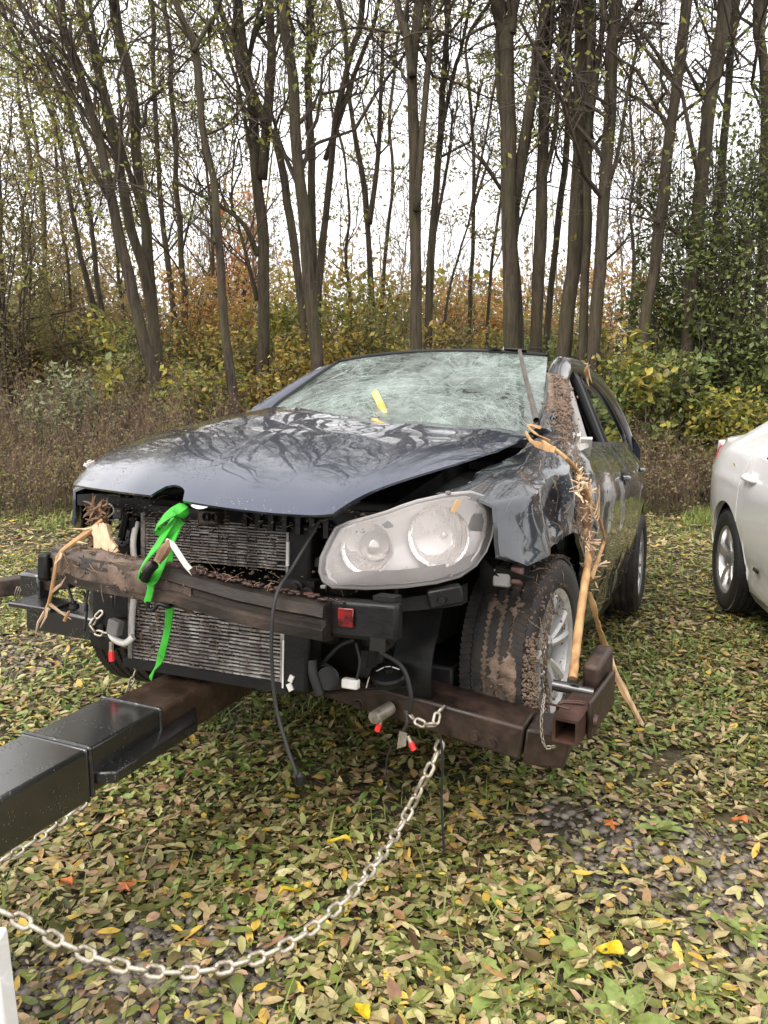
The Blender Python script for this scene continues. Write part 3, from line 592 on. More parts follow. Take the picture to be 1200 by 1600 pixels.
T_([(492, 470), (485, 250), (480, 125), (481, 0)], 13.5, 16, 11, 8, 'upright dark trunk directly right of the big reddish trunk', nleaf=400)
T_([(500, 450), (512, 330), (525, 175), (550, 75), (566, 0)], 13.2, 16, 9, 9, 'trunk sweeping to the right between the reddish trunk and the double trunk', [([(508, 250), (545, 140), (575, 60), (592, 0)], 8, 5)], nleaf=400)
T_([(578, 440), (574, 330), (562, 240), (548, 150), (540, 60)], 15.5, 15, 7, 10, 'thin twisted trunk with a wide crown of twigs behind the wreck roof', [([(577, 350), (590, 250), (596, 120), (600, 40)], 9, 4)], nleaf=500, tm=.25)
T_([(651, 555), (648, 300), (645, 100), (655, 0)], 11.8, 25, 17, 11, 'straight main trunk above the middle of the roof, forking high up', [([(645, 120), (632, 40), (620, 0)], 13, 9), ([(650, 330), (662, 180), (672, 60), (668, 0)], 11, 6)], nleaf=1000)
T_([(668, 490), (680, 300), (692, 125), (700, 0)], 12.6, 17, 9, 12, 'slimmer trunk leaning right beside the straight main trunk', [([(686, 220), (710, 110), (735, 0)], 7, 4), ([(676, 380), (700, 250), (708, 170)], 6, 3)], nleaf=1000)
T_([(735, 445), (740, 280), (733, 130), (730, 60)], 17, 10, 5, 13, 'thin young tree with a bare crown standing in the gap', [([(738, 330), (760, 260), (770, 230)], 5, 2)], nleaf=400, top=9.5, tm=.3)
T_([(800, 555), (795, 350), (795, 200), (790, 60), (775, 0)], 11.6, 31, 24, 14, 'thick dark trunk that splits in two above the left of the vertical stick', [([(803, 320), (818, 230), (838, 100), (852, 0)], 19, 13), ([(791, 70), (800, 30), (803, 0)], 16, 13), ([(786, 300), (755, 255), (738, 240)], 6, 3)], nleaf=600, br=8)
T_([(812, 545), (808, 470), (804, 380), (806, 310)], 11.9, 18, 11, 15, 'trunk merging with the thick dark split trunk at chest height', nleaf=120, top=8)
T_([(835, 560), (844, 350), (852, 100), (858, 0)], 11.8, 24, 18, 16, 'straight trunk right of the thick split trunk', [([(850, 280), (868, 200), (875, 60), (880, 0)], 8, 5)], nleaf=1000)
T_([(857, 490), (872, 350), (887, 230), (890, 60), (893, 0)], 13, 14, 9, 17, 'thin trunk seen between two thicker trunks behind the roof edge', nleaf=400)
T_([(882, 570), (897, 400), (906, 200), (911, 0)], 11.5, 25, 25, 18, 'stout trunk behind the left roof edge of the wreck, third of its row', [([(902, 260), (890, 140), (880, 60), (884, 0)], 8, 6)], nleaf=500, br=8)
T_([(908, 585), (915, 400), (920, 200), (924, 0)], 11.2, 17, 14, 19, 'narrow trunk squeezed between two stout ones at the roof edge', [([(918, 220), (935, 90), (945, 0)], 10, 7)], nleaf=300)
T_([(925, 590), (940, 400), (955, 100), (964, 0)], 10.9, 24, 20, 20, 'pale brown trunk leaning right above the rear window', [([(946, 300), (965, 240), (985, 120), (1005, 40)], 7, 4), ([(942, 410), (965, 390), (990, 358)], 5, 2), ([(958, 60), (945, 20), (940, 0)], 9, 8)], nleaf=500, br=8)
T_([(1004, 560), (1025, 400), (1048, 200), (1072, 0)], 10.8, 22, 17, 21, 'lone mossy trunk leaning right in front of the dark green shrub', [([(1030, 350), (1000, 320), (970, 308)], 5, 3), ([(1050, 120), (1010, 60), (985, 40)], 6, 3)], nleaf=400)
T_([(1068, 615), (1085, 400), (1110, 170), (1131, 0)], 10.9, 23, 22, 22, 'dark trunk leaning right inside the dark green shrub', [([(1085, 372), (1060, 365), (1035, 345), (1010, 310)], 8, 3), ([(1105, 160), (1075, 110), (1060, 60)], 7, 3)], nleaf=300, br=8)
T_([(1110, 420), (1125, 300), (1140, 120), (1150, 0)], 12.2, 17, 13, 23, 'farther trunk just right of the dark leaning trunk', nleaf=250)
T_([(1190, 420), (1196, 250), (1192, 90), (1185, 0)], 11.4, 20, 15, 24, 'trunk at the right edge above the white car', [([(1197, 110), (1190, 50), (1196, 0)], 10, 8)], nleaf=200)
# thinner trees farther in, at the left
for i, (pts, Y, w0, w1, lb) in enumerate([
        ([(45, 575), (40, 450), (38, 330), (45, 240)], 17, 9, 5, 'thin dark young tree at far left beyond the grey brush'),
        ([(82, 550), (72, 430), (70, 330), (60, 240), (40, 120)], 18, 9, 5, 'thin young tree second from the left edge'),
        ([(160, 540), (135, 440), (115, 340), (100, 250), (70, 150)], 15, 13, 6, 'tree trunk leaning left before the tan thicket'),
        ([(165, 520), (150, 420), (140, 330), (118, 240), (105, 120)], 15.5, 11, 6, 'slim trunk leaning left close to its twin in the tan thicket'),
        ([(290, 520), (285, 420), (278, 300), (270, 150), (262, 40)], 14.5, 13, 7, 'straight trunk in the gap right of the left clump'),
        ([(270, 480), (258, 380), (248, 280), (240, 120), (236, 0)], 15, 12, 7, 'trunk half hidden behind the left clump'),
        ([(120, 560), (108, 480), (104, 400), (90, 300)], 19, 8, 4, 'young tree low in the tan thicket'),
        ([(10, 560), (4, 420), (0, 300), (-10, 150)], 16, 10, 6, 'dark stem at the extreme left edge'),
        ([(195, 560), (190, 470), (183, 400), (176, 300)], 18, 9, 5, 'narrow trunk in the tan thicket behind the left clump'),
        ([(600, 420), (612, 300), (610, 180), (622, 60)], 19, 9, 5, 'thin tree beyond the roof centre'),
        ([(700, 470), (716, 400), (735, 330)], 16, 8, 3, 'leaning dead pole right of the slim trunk'),
        ([(340, 500), (332, 420), (330, 330), (318, 250)], 19, 9, 4, 'thin tree before the red maple'),
        ([(985, 480), (990, 400), (985, 330), (992, 260)], 18, 8, 4, 'thin tree behind the pale brown leaning trunk'),
        ([(550, 500), (540, 420), (546, 340), (540, 250)], 18, 8, 4, 'thin tree left of the twisted trunk'),
        ([(765, 470), (770, 400), (782, 300), (786, 200)], 17, 8, 4, 'thin tree half covered by the thick split trunk')]):
    T_(pts, Y, w0, w1, 60 + i, lb, nleaf=2400, top=9.5, tm=.25, br=9, leafc=('tan', 'olive', 'yellowgreen')[i % 3], group='thin trees inside the wood', name='young_tree')

# ------------------------------------------------------------------ shrubs and undergrowth
def shrub(px, py, wpx, Y, col, seed, label, n=2200, lf=(.04, .075), stems=9, base=0.0, cat='shrub', name='shrub', droop=0, fill=.75, group='shrubs at the wood edge', arch=1.0):
    rg = np.random.default_rng(seed); top = at(px, py, Y); H = top[2]; Wd = wpx * Y / F_PX / 2; c0 = np.array([top[0], Y, 0])
    root = empty(name, loc=c0); b = MB()
    k = 7; T = stems; s = np.linspace(0, 1, k)
    a = rg.uniform(0, 6.28, T); sp = rg.uniform(.15, 1, T) * Wd * .8; hh = H * rg.uniform(.65, 1, T)
    P = np.zeros((T, k, 3)); P[..., 0] = np.cos(a)[:, None] * (.12 + sp[:, None] * s ** 1.4); P[..., 1] = np.sin(a)[:, None] * (.12 + sp[:, None] * s ** 1.4); P[..., 2] = hh[:, None] * s - .05
    P += rg.normal(size=P.shape) * .03 * H * s[None, :, None]
    R = np.linspace(.014, .004, k)[None] * (.6 + H / 4) * np.ones((T, 1)); b.tubes(P, R, 5)
    B2, r2, _ = grow(P, R, 9, (.25 * H, .5 * H), (.4, 1.2), .25 - droop, 6, rg, .15, .98, .6, .35, .25); b.tubes(B2, np.maximum(r2, .003), 3)
    B3, r3, _ = grow(B2, r2, 4, (.12 * H, .25 * H), (.4, 1.2), .1 - droop * 2, 3, rg, .2, .98, .6, .4, .3); b.tubes(B3, np.maximum(r3, .0025), 3)
    b.build('branches', MT['twig'], root, sharp=180, kind='stuff')
    nc = max(10, n // 9); i = rg.integers(0, len(B3), nc); c = np.repeat(B3[i, rg.integers(0, 3, nc)], 9, 0)
    sp_ = np.array([.10, .10, .09]) * (1 + .12 * H); c = c + rg.normal(size=c.shape) * sp_
    c[:, :2] *= np.minimum(1, Wd * 1.15 / (np.linalg.norm(c[:, :2], axis=1) + 1e-6))[:, None]
    c = c[(c[:, 2] > base) & (c[:, 2] < H * 1.05)]
    b = MB(); b.leaves(c, rg.uniform(*lf, len(c)), elong=1.75, rg=rg, flat=.25); b.build('foliage', LF[col], root, sharp=0, kind='stuff')
    tag(root, label, cat, group); return root
for i, a in enumerate([
        (20, 480, 190, 15, 'olive', 'pale olive shrub at the left edge under the thin stems', 2600), (105, 575, 170, 11.4, 'silver', 'silvery green bush above the brown weeds at left', 1500),
        (185, 455, 170, 19, 'tan', 'tan autumn thicket behind the left clump', 2600), (60, 430, 160, 20, 'tan', 'tan thicket between the two leftmost young trees', 2600),
        (300, 470, 130, 16, 'yellow', 'yellow leaved shrub in the gap right of the left clump', 2200), (310, 575, 130, 11.2, 'yellowgreen', 'yellow green shrub right of the left clump base', 2200),
        (405, 560, 110, 11.8, 'yellow', 'yellow shrub with large leaves at the reddish trunk foot', 1800), (250, 510, 120, 13.5, 'green', 'green understory shrub at the left clump', 1600),
        (545, 450, 150, 13.2, 'yellowgreen', 'tall yellow green shrub right of the reddish trunk', 2600), (612, 480, 120, 14.5, 'olive', 'olive shrub behind the roof left of the main trunk', 2200),
        (445, 480, 120, 15, 'yellowgreen', 'yellow green shrub behind the forked trunk', 2000), (720, 450, 150, 20, 'orange', 'orange leaved shrub in the gap right of the main trunk', 2800),
        (745, 505, 130, 13.5, 'yellowgreen', 'yellow green shrub above the roof centre', 2200), (690, 510, 100, 13, 'olive', 'olive bush just right of the straight main trunk', 1600),
        (865, 500, 140, 16, 'olive', 'olive thicket behind the row of four trunks', 2200), (960, 430, 160, 21, 'orange', 'faded orange thicket behind the leaning trunks', 2800),
        (770, 420, 110, 24, 'tan', 'far tan thicket glimpsed left of the split trunk', 2000), (900, 400, 130, 25, 'tan', 'far tan thicket glimpsed between the stout trunks', 2000),
        (985, 560, 120, 10.6, 'yellowgreen', 'bright yellow green shrub left of the lone mossy trunk', 1800), (1060, 450, 170, 11.8, 'dark', 'dark green bush behind the lone mossy trunk', 4200),
        (1155, 610, 130, 9.9, 'yellowgreen', 'yellowish bush just above the boot of the white car', 2400), (960, 600, 90, 12, 'dark', 'dark green bush at the rear window of the wreck', 1500),
        (1180, 480, 160, 10.7, 'dark', 'dark green bush low at the right edge', 4200), (1010, 520, 130, 12.8, 'dark', 'dark green bush between the two leaning trunks at right', 2800),
        (640, 520, 150, 12.4, 'yellow', 'yellow bush right behind the roof of the wreck', 1800), (345, 520, 120, 13.5, 'yellow', 'yellow shrub behind the slender curved trunk', 1800),
        (200, 560, 120, 12.2, 'olive', 'olive bush left of the clump foot', 1700), (840, 535, 120, 13, 'green', 'green bush at the foot of the split trunk', 1800)]):
    shrub(*a[:5], 100 + i, a[5], n=int(a[6] * 1.15), lf=(.035, .07) if a[3] < 14 else (.05, .10))
for i, a in enumerate([(60, 520, 150, 14, 'tan', 'tan leafy thicket behind the silvery green bush'), (150, 520, 140, 14.5, 'yellowgreen', 'yellow green thicket behind the left clump foot'), (225, 480, 110, 15.5, 'tan', 'tan sapling thicket between the clump trunks'),
        (20, 400, 150, 19, 'olive', 'tall olive thicket at the far left'), (120, 400, 170, 21, 'tan', 'tall tan thicket behind the leaning trunks at left'), (345, 430, 130, 18, 'orange', 'orange thicket left of the forked trunk'), (440, 430, 120, 19, 'yellow', 'yellow thicket between forked and reddish trunks'),
        (590, 430, 140, 19, 'yellow', 'yellow thicket beyond the roof left of the main trunk'), (500, 520, 120, 12.6, 'yellow', 'yellow bush at the foot of the reddish trunk'), (380, 540, 100, 14, 'olive', 'olive bush left of the forked trunk foot'), (820, 440, 130, 21, 'orange', 'orange thicket behind the split trunk'),
        (690, 430, 120, 22, 'tan', 'tan thicket right of the main trunk'), (920, 520, 110, 14, 'yellowgreen', 'yellow green bush behind the narrow trunk'), (1040, 560, 130, 10.4, 'green', 'loose green bush behind the dry brush at right')]):
    shrub(*a[:5], 300 + i, a[5], n=2600, lf=(.04, .08) if a[3] < 16 else (.06, .11))
shrub(1150, 195, 230, 11.3, 'dark', 140, 'tall dark green leafy shrub filling the right edge above the white car', n=10500, lf=(.032, .062), stems=26)
shrub(372, 285, 70, 23, 'red', 141, 'orange red maple crown seen between the curved and the forked trunk', n=3200, lf=(.06, .11), stems=10, base=2.2, cat='tree', name='maple_tree', group='autumn trees in the wood')
shrub(290, 440, 60, 14.2, 'orange', 142, 'small orange maple sapling in front of the yellow shrub', n=700, lf=(.05, .08), stems=5, base=1.6, cat='tree', name='maple_tree', group='autumn trees in the wood')
shrub(-5, 160, 90, 13.5, 'olive', 143, 'pale weeping crown at the upper left edge', n=5200, lf=(.03, .06), stems=12, base=1.5, droop=.5, cat='tree', name='willow_tree', group='autumn trees in the wood')
# sapling with single big leaves in front of the lone mossy trunk
def sapling(px, py, pb, Y, seed, label):
    rg = np.random.default_rng(seed); a = at(px, py, Y); b0 = np.array([at(pb, 640, Y)[0], Y, -.05]); P = spline([b0, (a + b0) / 2 + [.06, 0, 0], a], 12)
    root = empty('sapling', loc=b0); b = MB(); b.tube(P - b0, np.linspace(.014, .004, 12), 6); b.build('stem', MT['twig'], root, sharp=180)
    b = MB(); B, r, _ = grow(P[None] - b0, np.linspace(.012, .004, 12)[None], 12, (.3, .7), (.6, 1.2), .2, 5, rg, .35, 1, .6, .4, .2); b.tubes(B, np.maximum(r, .0025), 3); b.build('branches', MT['twig'], root, sharp=180)
    c = np.repeat(B[:, 1:].reshape(-1, 3), 4, 0); c = c + rg.normal(size=c.shape) * .07
    b = MB(); b.leaves(c, rg.uniform(.05, .09, len(c)), elong=1.7, rg=rg, flat=.3, kind=8); b.build('foliage', LF['yellowgreen'], root, sharp=0, kind='stuff'); tag(root, label, 'sapling')
sapling(1006, 545, 1003, 9.6, 201, 'young sapling with single yellow green leaves before the lone mossy trunk')
sapling(160, 500, 165, 11, 202, 'slight sapling with few leaves before the left thicket')

def undergrowth():
    for name, lab, col, regs, seed in (
            ('dry_weeds', 'thicket of dry brown weed stems left of the wreck', 'brown', ((-9.5, -1.0, 9.2, 12.6, 3600, .7, 1.5),), 71),
            ('dry_brush', 'tangle of dry brown weed stems between the wreck and the white car', 'brown', ((1.8, 6.5, 9.3, 11.6, 3000, .6, 1.6),), 72),
            ('green_weeds', 'olive green weeds at the edge of the wood', 'olive', ((-8, -1.6, 9.0, 13.5, 2600, .5, 1.4), (1.8, 7, 9.0, 12.5, 1900, .5, 1.5), (-2, 2.5, 9, 13, 1500, .7, 1.6)), 73)):
        rg = np.random.default_rng(seed); b = MB(); bl = MB()
        for x0, x1, y0, y1, n, h0, h1 in regs:
            x = rg.uniform(x0, x1, n); y = y0 - .5 + (y1 - y0 + .5) * rg.random(n) ** 1.1 + .35 * wob(np.stack([x, 0 * x, 0 * x], -1), 1.5, 2)
            cl = .55 + .45 * np.clip(.5 + wob(np.stack([x, y, 0 * x], -1), .9, 3), 0, 1)
            h = rg.uniform(h0, h1, n) * np.where(x < -2.2, 1.25, 1.0) * cl * np.clip(.45 + (y - y0 + .5) * .55, .25, 1); k = 4; s = np.linspace(0, 1, k)
            d = rg.normal(size=(n, 3)) * [.22, .22, 0]
            P = np.stack([x, y, gz(x, y) - .02], 1)[:, None] + np.array([0, 0, 1]) * (h[:, None] * s)[..., None] + d[:, None] * (s ** 1.6)[None, :, None] * h[:, None, None] + rg.normal(size=(n, k, 3)) * .02 * s[None, :, None]
            R = np.linspace(.0035, .0016, k)[None] * np.ones((n, 1)); b.tubes(P, R, 3)
            B, r, _ = grow(P, R, 3, (.12, .40), (.4, 1.0), .3, 3, rg, .3, .98, .8, .5, .25); b.tubes(B, np.maximum(r, .0014), 3)
            i = rg.integers(0, len(B), n * 9); c = B[i, rg.integers(1, 3, n * 9)] + rg.normal(size=(n * 9, 3)) * .025
            bl.leaves(c, rg.uniform(.010, .026, len(c)), elong=2.2, rg=rg)
        root = empty(name, loc=(0, 0, 0))
        o = b.build('stems', MT['drystem'] if col == 'brown' else MT['twig'], root, sharp=180, kind='stuff'); o2 = bl.build('leaves', LF[col], root, sharp=0, kind='stuff')
        tag(root, lab, 'weeds', kind='stuff')
MT['drystem'] = M('dry_stem', [(.3, (.12, .075, .055)), (.7, (.25, .175, .125))], 4, (.85, .85))
undergrowth()

def woodland():                                         # the wood beyond, one mass
    rg = np.random.default_rng(81)
    for name, col, n, lab, z0, z1, y0, y1 in (('woodland_tan', 'tan', 40000, 'far off tan and brown autumn woodland', .2, 6.2, 26, 44), ('woodland_olive', 'olive', 22000, 'far off olive green woodland', .2, 5.0, 22, 38),
                                     ('woodland_orange', 'orange', 9000, 'far off orange patches of the woodland', .5, 6.5, 26, 42), ('woodland_yellow', 'yellowgreen', 9000, 'far off yellow green patches of the woodland', .3, 4.2, 18, 30)):
        nc = n // 22; y = rg.uniform(y0, y1, nc); x = rg.uniform(-1, 1, nc) * (y * .72 + 3)
        tp = z1 * 1.18 * (.72 + .28 * wob(np.stack([x * .25, y * .1, 0 * x], -1), 1, 6)); tp = tp * np.where(x < -3, 1.35, 1.0); z = z0 + (tp - z0) * rg.random(nc)
        c = np.repeat(np.stack([x, y, z], 1), 22, 0); c = c + rg.normal(size=c.shape) * [.55, .55, .38]; c[:, 2] = np.abs(c[:, 2])
        b = MB(); b.leaves(c, rg.uniform(.07, .16, len(c)), elong=1.6, rg=rg); tag(b.build(name, LF[col], sharp=0, kind='stuff'), lab, 'woods')
    n = 210; y = rg.uniform(21, 46, n); x = rg.uniform(-1, 1, n) * (y * .7 + 3); k = 8; s = np.linspace(0, 1, k); h = rg.uniform(6, 12, n)
    P = np.stack([x, y, 0 * x - .1], 1)[:, None] + np.array([0, 0, 1]) * (h[:, None] * s)[..., None] + (rg.normal(size=(n, 3)) * [.09, .09, 0])[:, None] * (h[:, None] * s)[..., None] + np.cumsum(rg.normal(size=(n, k, 3)) * [.11, .11, 0], 1)
    R = rg.uniform(.018, .06, n)[:, None] * np.linspace(1, .15, k)[None]; b = MB(); b.tubes(P, R, 5)
    B, r, _ = grow(P, R, 10, (1, 3.2), (.5, 1.1), .35, 4, rg, .3, .98, .45, .3, .25); b.tubes(B, np.maximum(r, .009), 3)
    B, r, _ = grow(B, r, 4, (.5, 1.4), (.4, 1.1), .2, 3, rg, .2, .98, .6, .4, .3, .012); b.tubes(B, np.maximum(r, .006), 3)
    tag(b.build('woodland_trunks', MT['farbark'], sharp=180, kind='stuff'), 'far off bare trunks and branches of the woodland', 'woods')
woodland()

# ------------------------------------------------------------------ wrecked hatchback (own frame: x its left, y rearward from the front axle, z up)
CAR = empty('wrecked_car', M=CAR_M)
tag(CAR, 'wrecked dark blue hatchback with no front bumper, hoisted nose first on the wheel lift', 'car')
def sx(y, z):                                            # half width of the body side
    y, z = np.broadcast_arrays(np.asarray(y, float), np.asarray(z, float))
    x = np.interp(z, [.15, .25, .4, .55, .7, .82, .93, 1.02, 1.2, 1.42, 1.5], [.77, .815, .852, .874, .884, .882, .862, .785, .70, .58, .50])
    f = np.where(y < .2, 1 - .15 * np.clip((.2 - y), 0, 2) ** 2.2, 1.0) * np.where(y > 2.2, 1 - .115 * (np.clip(y - 2.2, 0, 2) / 1.1) ** 2, 1.0)
    return x * f
def side_panel(name, y0, y1, zb, zt, mat, side=1, ny=26, nz=16, dent=0, seed=0, parent=None, th=.02, ex=None):
    ys = np.linspace(y0, y1, ny); t = np.linspace(0, 1, nz)
    Y = np.repeat(ys[:, None], nz, 1); b0 = zb(ys)[:, None]; t0 = zt(ys)[:, None]; Z = b0 + (t0 - b0) * t[None]
    X = sx(Y, Z) + (ex(Y, Z) if ex else 0)
    if dent: X = X + dent * wob(np.stack([X, Y, Z], -1), 3.5, seed) + dent * .5 * wob(np.stack([X, Y, Z], -1), 8, seed + 2)
    P = np.stack([X * side, Y, Z], -1); b = MB(); b.sheet(P, np.array([-th * side, 0, 0]))
    return b.build(name, mat, parent or CAR, sharp=40)
AR = .395
def arch(ys, yc, base):
    d = AR ** 2 - (ys - yc) ** 2; return np.where(d > 0, np.maximum(base, .316 + np.sqrt(np.maximum(d, 0))), base)
lin = lambda a, b: (lambda ys: np.interp(ys, [a[0], b[0]], [a[1], b[1]]))
belt = lambda ys: np.interp(ys, [.4, 1.2, 2.4, 3.2], [.985, 1.015, 1.045, 1.04])
sill = lambda ys: 0 * ys + .20
def crease(Y, Z): return .010 * np.exp(-((Z - .80) / .03) ** 2) - .014 * np.exp(-((Z - .36) / .05) ** 2)

for sd in (1, -1):
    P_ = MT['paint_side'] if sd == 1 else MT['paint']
    d = side_panel('front_door', .475, 1.635, sill, lambda ys: belt(ys), P_, sd, dent=.006 if sd == 1 else 0, seed=1, ex=crease)
    for (yy, zz, par) in ((1.47, .862, d),):
        b = MB(); x0 = float(sx(yy, zz)) + .012
        b.tube(spline([(sd * (x0 - .012), yy - .10, zz), (sd * (x0 + .006), yy - .05, zz + .002), (sd * (x0 + .008), yy + .05, zz + .004), (sd * (x0 - .012), yy + .10, zz + .004)], 14), .014, 8); b.build('handle', P_, par, sharp=60)
        b = MB(); b.lathe([(.001, 0), (.05, .0), (.055, -.008)], (sd * (x0 + .001), yy, zz - .012), (sd, 0, 0), 20); b.build('handle_recess', MT['black'], par)
    d2 = side_panel('rear_door', 1.645, 2.58, lambda ys: np.where(ys > 2.15, arch(ys, 2.578, .20), .20), belt, P_, sd, ny=34, dent=.003 if sd == 1 else 0, seed=4, ex=crease)
    b = MB(); yy, zz = 2.32, .895; x0 = float(sx(yy, zz)) + .012
    b.tube(spline([(sd * (x0 - .012), yy - .10, zz), (sd * (x0 + .006), yy - .05, zz + .002), (sd * (x0 + .008), yy + .05, zz + .004), (sd * (x0 - .012), yy + .10, zz + .004)], 14), .014, 8); b.build('handle', P_, d2, sharp=60)
    side_panel('quarter_panel', 2.59, 3.27, lambda ys: arch(ys, 2.578, .26), lambda ys: belt(ys), P_, sd, ny=30)
    side_panel('sill', .39, 2.2, lambda ys: 0 * ys + .135, lambda ys: 0 * ys + .196, MT['black'], sd, nz=4)
    # upper frame of the side: A-pillar, roof rail, C-pillar
    rail = spline([(.70, .40, 1.015), (.675, .72, 1.175), (.615, 1.06, 1.345), (.595, 1.3, 1.40), (.592, 1.75, 1.425), (.60, 2.3, 1.40), (.612, 2.75, 1.33), (.64, 3.05, 1.20), (.68, 3.2, 1.04)], 46) * np.array([sd, 1, 1])
    wv = np.interp(np.linspace(0, 1, 46), [0, .2, .4, .7, 1], [.052, .046, .04, .042, .07])
    if sd == 1: rail[:16] += (wob(rail[:16], 9, 3) * .012)[:, None] * np.array([1, .3, .8]); wv[:14] *= 1.15
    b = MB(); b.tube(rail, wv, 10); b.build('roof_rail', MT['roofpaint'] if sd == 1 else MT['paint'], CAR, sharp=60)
    # window frames, black
    def gx(y, z): return float(np.interp(z, [1.0, 1.2, 1.42], [.757, .675, .578]))
    def gpt(y, z, o=0): return (sd * (gx(y, z) + o), y, z)
    for nm, pl in (('front_window_frame', [(.74, 1.02), (.84, 1.13), (1.02, 1.25), (1.20, 1.335), (1.32, 1.362), (1.46, 1.372), (1.50, 1.02)]), ('rear_window_frame', [(1.70, 1.03), (1.665, 1.385), (2.0, 1.385), (2.3, 1.355), (2.52, 1.25), (2.60, 1.06), (1.70, 1.03)])):
        b = MB(); b.tube(spline([gpt(*q) for q in pl], 50), .019, 6); b.build(nm, MT['black'], CAR, sharp=60)
    b = MB(); b.bar(gpt(1.57, 1.0, -.01), gpt(1.56, 1.40, -.01), .12, .04, up=(sd, 0, .2)); b.build('door_pillar', MT['black'], CAR, sharp=30)
    b = MB(); b.bar(gpt(1.36, .96, -.055), gpt(1.40, 1.36, -.045), .15, .05, up=(sd, 0, .3)); bevel(b.build('pillar_trim', MT['lightgrey'], CAR, sharp=30), .015)
    b = MB(); top = [(1.69, 1.375), (2.0, 1.375), (2.28, 1.345), (2.48, 1.245), (2.56, 1.06)]; ty = spline([(y, z, 0) for y, z in top], 16)
    P = np.array([[gpt(y * (1 - s) + (1.71 + (y - 1.69) * .98) * s, z * (1 - s) + (1.035 + (y - 1.69) * .02) * s, .004) for s in np.linspace(0, 1, 8)] for y, z, _ in ty]); b.sheet(P, np.array([-.005 * sd, 0, 0])); b.build('rear_side_window', MT['glass'], CAR)
    if sd == -1:
        b = MB(); P = np.array([[gpt(y, 1.02 + (np.interp(y, [.66, 1.22, 1.6], [1.03, 1.345, 1.385]) - 1.02) * s, .004) for s in np.linspace(0, 1, 6)] for y in np.linspace(.68, 1.6, 14)]); b.sheet(P, np.array([.005, 0, 0])); b.build('front_side_window', MT['glass'], CAR)
    # inner sill line of the door window
    b = MB(); b.bar((sd * .765, .70, 1.012), (sd * .755, 2.52, 1.045), .03, .022); b.build('window_sill', MT['black'], CAR)

# broken corner of the door, where the mirror stood
b = MB(); rg = np.random.default_rng(5)
for i in range(7):
    c = np.array([.80 + rg.uniform(-.03, .05), .50 + rg.uniform(-.07, .1), 1.0 + rg.uniform(-.02, .04)]); b.box(c, rg.uniform(.02, .09, 3) * [.6, 1.6, .5], rz(rg.uniform(-.5, .5)) @ rx(rg.uniform(-.6, .6)))
b.build('mirror_base', MT['greywhite'], CAR, sharp=20, kind='stuff')

# roof, tail, floor, inside
us = np.linspace(-1, 1, 33); vs = np.linspace(0, 1, 33)
U, V = np.meshgrid(us, vs, indexing='ij')
Yr = 1.10 + 2.0 * V - .05 * (1 - U ** 2) * (1 - V) ** 2; Xr = U * (.555 + .055 * np.sin(PI * V)); Zr = np.interp(V, [0, .12, .35, .6, .85, 1], [1.432, 1.462, 1.482, 1.475, 1.43, 1.375]) - .050 * U ** 2 - .02 * U ** 4
dent = np.exp(-((U - .55) / .3) ** 2 - ((V - .0) / .13) ** 2); Zr = Zr - .025 * dent + dent * .018 * wob(np.stack([Xr, Yr, Zr], -1), 14, 2)
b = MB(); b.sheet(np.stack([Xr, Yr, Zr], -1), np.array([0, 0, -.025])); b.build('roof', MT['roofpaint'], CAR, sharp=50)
b = MB(); t = np.linspace(0, 1, 12)
prof = spline([(0, 3.08, 1.375), (0, 3.20, 1.22), (0, 3.28, 1.05), (0, 3.33, .9), (0, 3.33, .72)], 16)
P = np.array([[((.56 + .25 * min(1, (1.39 - q[2]) / .35)) * u * (.98 - .02 * u * u), q[1] - .10 * u * u, q[2]) for u in np.linspace(-1, 1, 15)] for q in prof]); b.sheet(P, np.array([0, -.03, 0])); tg = b.build('tailgate', MT['paint'], CAR)
b = MB(); P = np.array([[((.50 + .14 * s) * u, 3.115 + .135 * s - .085 * u * u + .004, 1.345 - .23 * s) for u in np.linspace(-1, 1, 11)] for s in np.linspace(0, 1, 6)]); b.sheet(P, np.array([0, -.004, 0])); b.build('rear_window', MT['glass'], tg)
b = MB(); P = np.array([[(.80 * u, 3.36 - .16 * u ** 4, z) for u in np.linspace(-1, 1, 17)] for z in (.72, .6, .45, .32, .24)]); b.sheet(P, np.array([0, -.05, 0])); b.build('rear_bumper', MT['paint'], CAR)
for sd in (1, -1):
    b = MB(); P = np.array([[(sd * (.52 + .24 * u), 3.325 - .10 * u ** 2, .86 + .13 * s) for u in np.linspace(0, 1, 8)] for s in np.linspace(0, 1, 4)]); b.sheet(P, np.array([0, -.04, 0])); b.build('tail_lamp', MT['redlens'], CAR)
b = MB(); b.box((0, 1.75, .22), (1.5, 2.9, .06)); b.box((0, .42, .62), (1.36, .05, .75)); b.build('floor_pan', MT['blackm'], CAR, kind='stuff')
P = np.array([[(u * .70, .46 + .30 * s - .14 * (1 - u * u) * (1 - s), .93 + .05 * math.sin(PI * s) - .25 * max(0, s - .8) / .2) for s in np.linspace(0, 1, 9)] for u in np.linspace(-1, 1, 15)]); b = MB(); b.sheet(P, np.array([0, 0, -.03])); b.build('dashboard', MT['black'], CAR)
for sx_ in (.36, -.36):
    b = MB(); P = np.array([[(sx_ + .25 * u * (1 - .25 * s ** 3), 1.42 + .22 * s - .05 * u * u, .45 + .65 * s) for u in np.linspace(-1, 1, 9)] for s in np.linspace(0, 1, 9)]); b.sheet(P, np.array([0, .10, .01])); st = b.build('seat', MT['seat'], CAR)
    b = MB(); b.box((sx_, 1.22, .45), (.5, .5, .14)); bevel(b.build('seat_cushion', MT['seat'], st), .04, 3)
    b = MB(); b.box((sx_, 1.66, 1.2), (.26, .09, .18)); bevel(b.build('headrest', MT['grey'], st), .03, 3)
